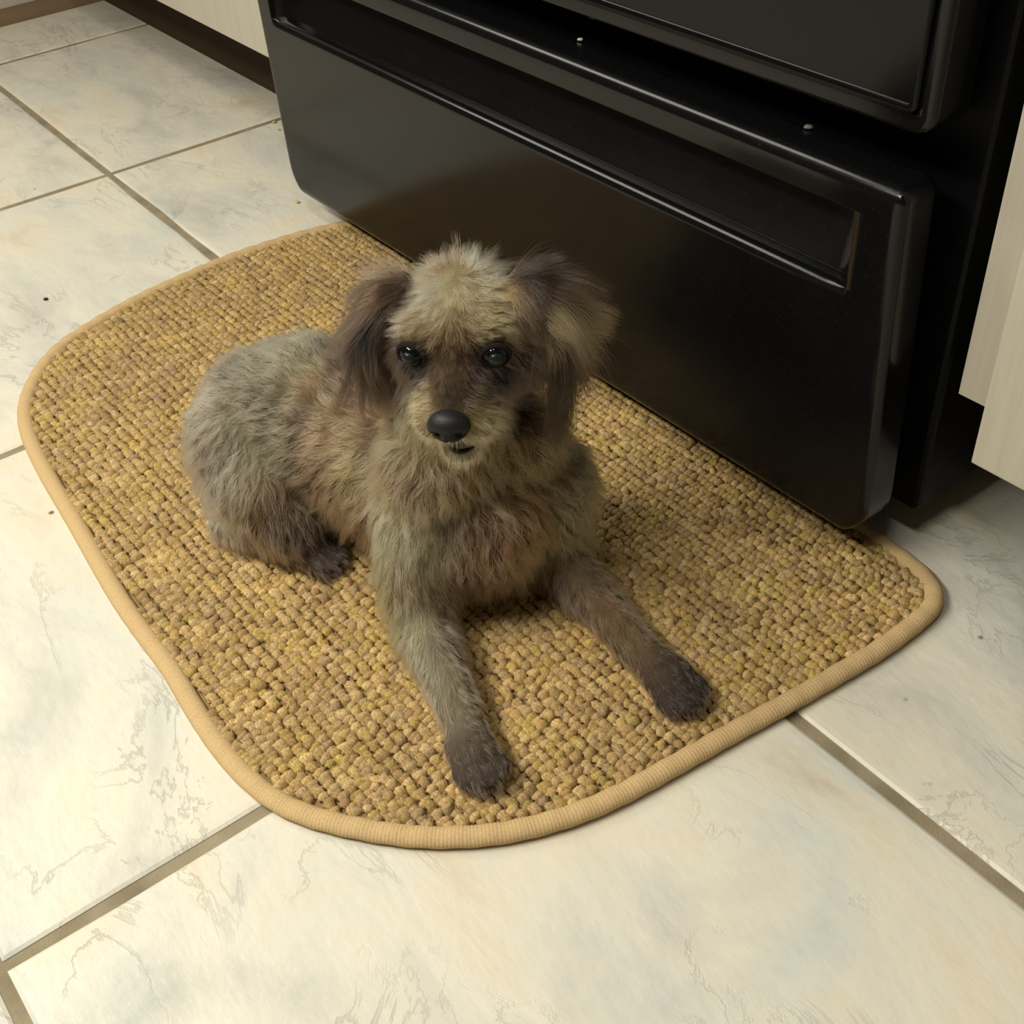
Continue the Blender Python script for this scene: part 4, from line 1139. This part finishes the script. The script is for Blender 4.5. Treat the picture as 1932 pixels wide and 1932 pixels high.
mn, ns, lk, b = mat('nose_leather', (0.010, 0.010, 0.011), 0.50, 0.30)
vo = node(ns, 'ShaderNodeTexVoronoi', Scale=900.0); tc = node(ns, 'ShaderNodeTexCoord')
lk.new(tc.outputs['Object'], vo.inputs['Vector'])
bn = node(ns, 'ShaderNodeBump', Strength=0.25, Distance=0.0004)
lk.new(vo.outputs['Distance'], bn.inputs['Height']); lk.new(bn.outputs[0], b.inputs['Normal'])
bm = bmesh.new(); bmesh.ops.create_uvsphere(bm, u_segments=56, v_segments=40, radius=1.0)
for v_ in bm.verts:
    s_, f_, u_ = v_.co
    wd = 0.0118 * (1.0 - 0.26 * max(0, -u_) ** 1.2)
    p_ = np.array([s_ * wd * 1.04, f_ * 0.0088, u_ * 0.0098])
    for sg in (-1, 1):      # nostrils and their comma slits
        d2 = ((s_ - sg * 0.46) / 0.21) ** 2 + ((u_ + 0.10) / 0.24) ** 2
        if f_ > 0: p_[1] -= 0.0046 * math.exp(-d2)
        d3 = ((s_ - sg * 0.78) / 0.2) ** 2 + ((u_ + 0.20 + 0.2 * (abs(s_) - 0.6)) / 0.10) ** 2
        if f_ > -0.2: p_[1] -= 0.0022 * math.exp(-d3)
    if f_ > 0: p_[1] -= 0.0012 * math.exp(-(s_ / 0.07) ** 2) * (1 if u_ < 0.1 else 0)
    v_.co = Vector(tuple(H(*(np.array([0, 0.0665, -0.0160]) + p_))))
nose = bm_obj('nose', bm, mn, dog, True); nose['label'] = 'black leathery nose'

M_LIP, *_ = mat('dark_lip', (0.012, 0.008, 0.007), 0.5, 0.3)
bm = bmesh.new(); rings_ = []
for i in range(17):
    a = -1 + i / 8.0
    c_ = H(0.0025 + a * 0.0095, 0.0636 - 0.0055 * a * a, -0.0402 + 0.0012 * a * a)
    rr_ = 0.0015 * math.sqrt(max(0.02, 1 - a * a))
    rings_.append([bm.verts.new(tuple(c_ + H.U * rr_ * math.cos(q) + H.F * rr_ * 1.2 * math.sin(q))) for q in np.linspace(0, 2 * math.pi, 8, endpoint=False)])
for i in range(16):
    for k in range(8):
        bm.faces.new((rings_[i][k], rings_[i + 1][k], rings_[i + 1][(k + 1) % 8], rings_[i][(k + 1) % 8]))
bm.faces.new(rings_[0]); bm.faces.new(rings_[-1][::-1])
bm_obj('mouth', bm, M_LIP, dog, True)['label'] = 'dark lip line below the nose'

# ------------------------------------------------------------------ crumbs (ground points read off the photograph)
crumb('crumb', 0.2196, 0.1242, 0.0, 0.0024, (0.62, 0.40, 0.05), 'yellow crumb on the floor by the lower left corner of the black drawer')
crumb('crumb', 0.0093, 0.2120, 0.0, 0.0026, (0.60, 0.40, 0.05), 'larger yellow crumb at the grout joint next to the black drawer edge')
crumb('crumb', 0.0333, 0.2052, 0.0, 0.0018, (0.60, 0.40, 0.05), 'tiny yellow crumb on the tile just below the one at the grout joint')
crumb('crumb', 0.2307, -0.1647, 0.0, 0.0022, (0.03, 0.03, 0.03), 'small black speck on the pale tile left of the rug')
crumb('crumb', 0.6779, 0.1449, 0.2829, 0.0020, (0.65, 0.62, 0.5), 'pale crumb on the middle of the black drawer top')
crumb('crumb', 0.8890, 0.1467, 0.2829, 0.0030, (0.16, 0.15, 0.13), 'small greyish droplet on the right end of the black drawer top', 0.3)  # dried droplet, built with the crumb shape
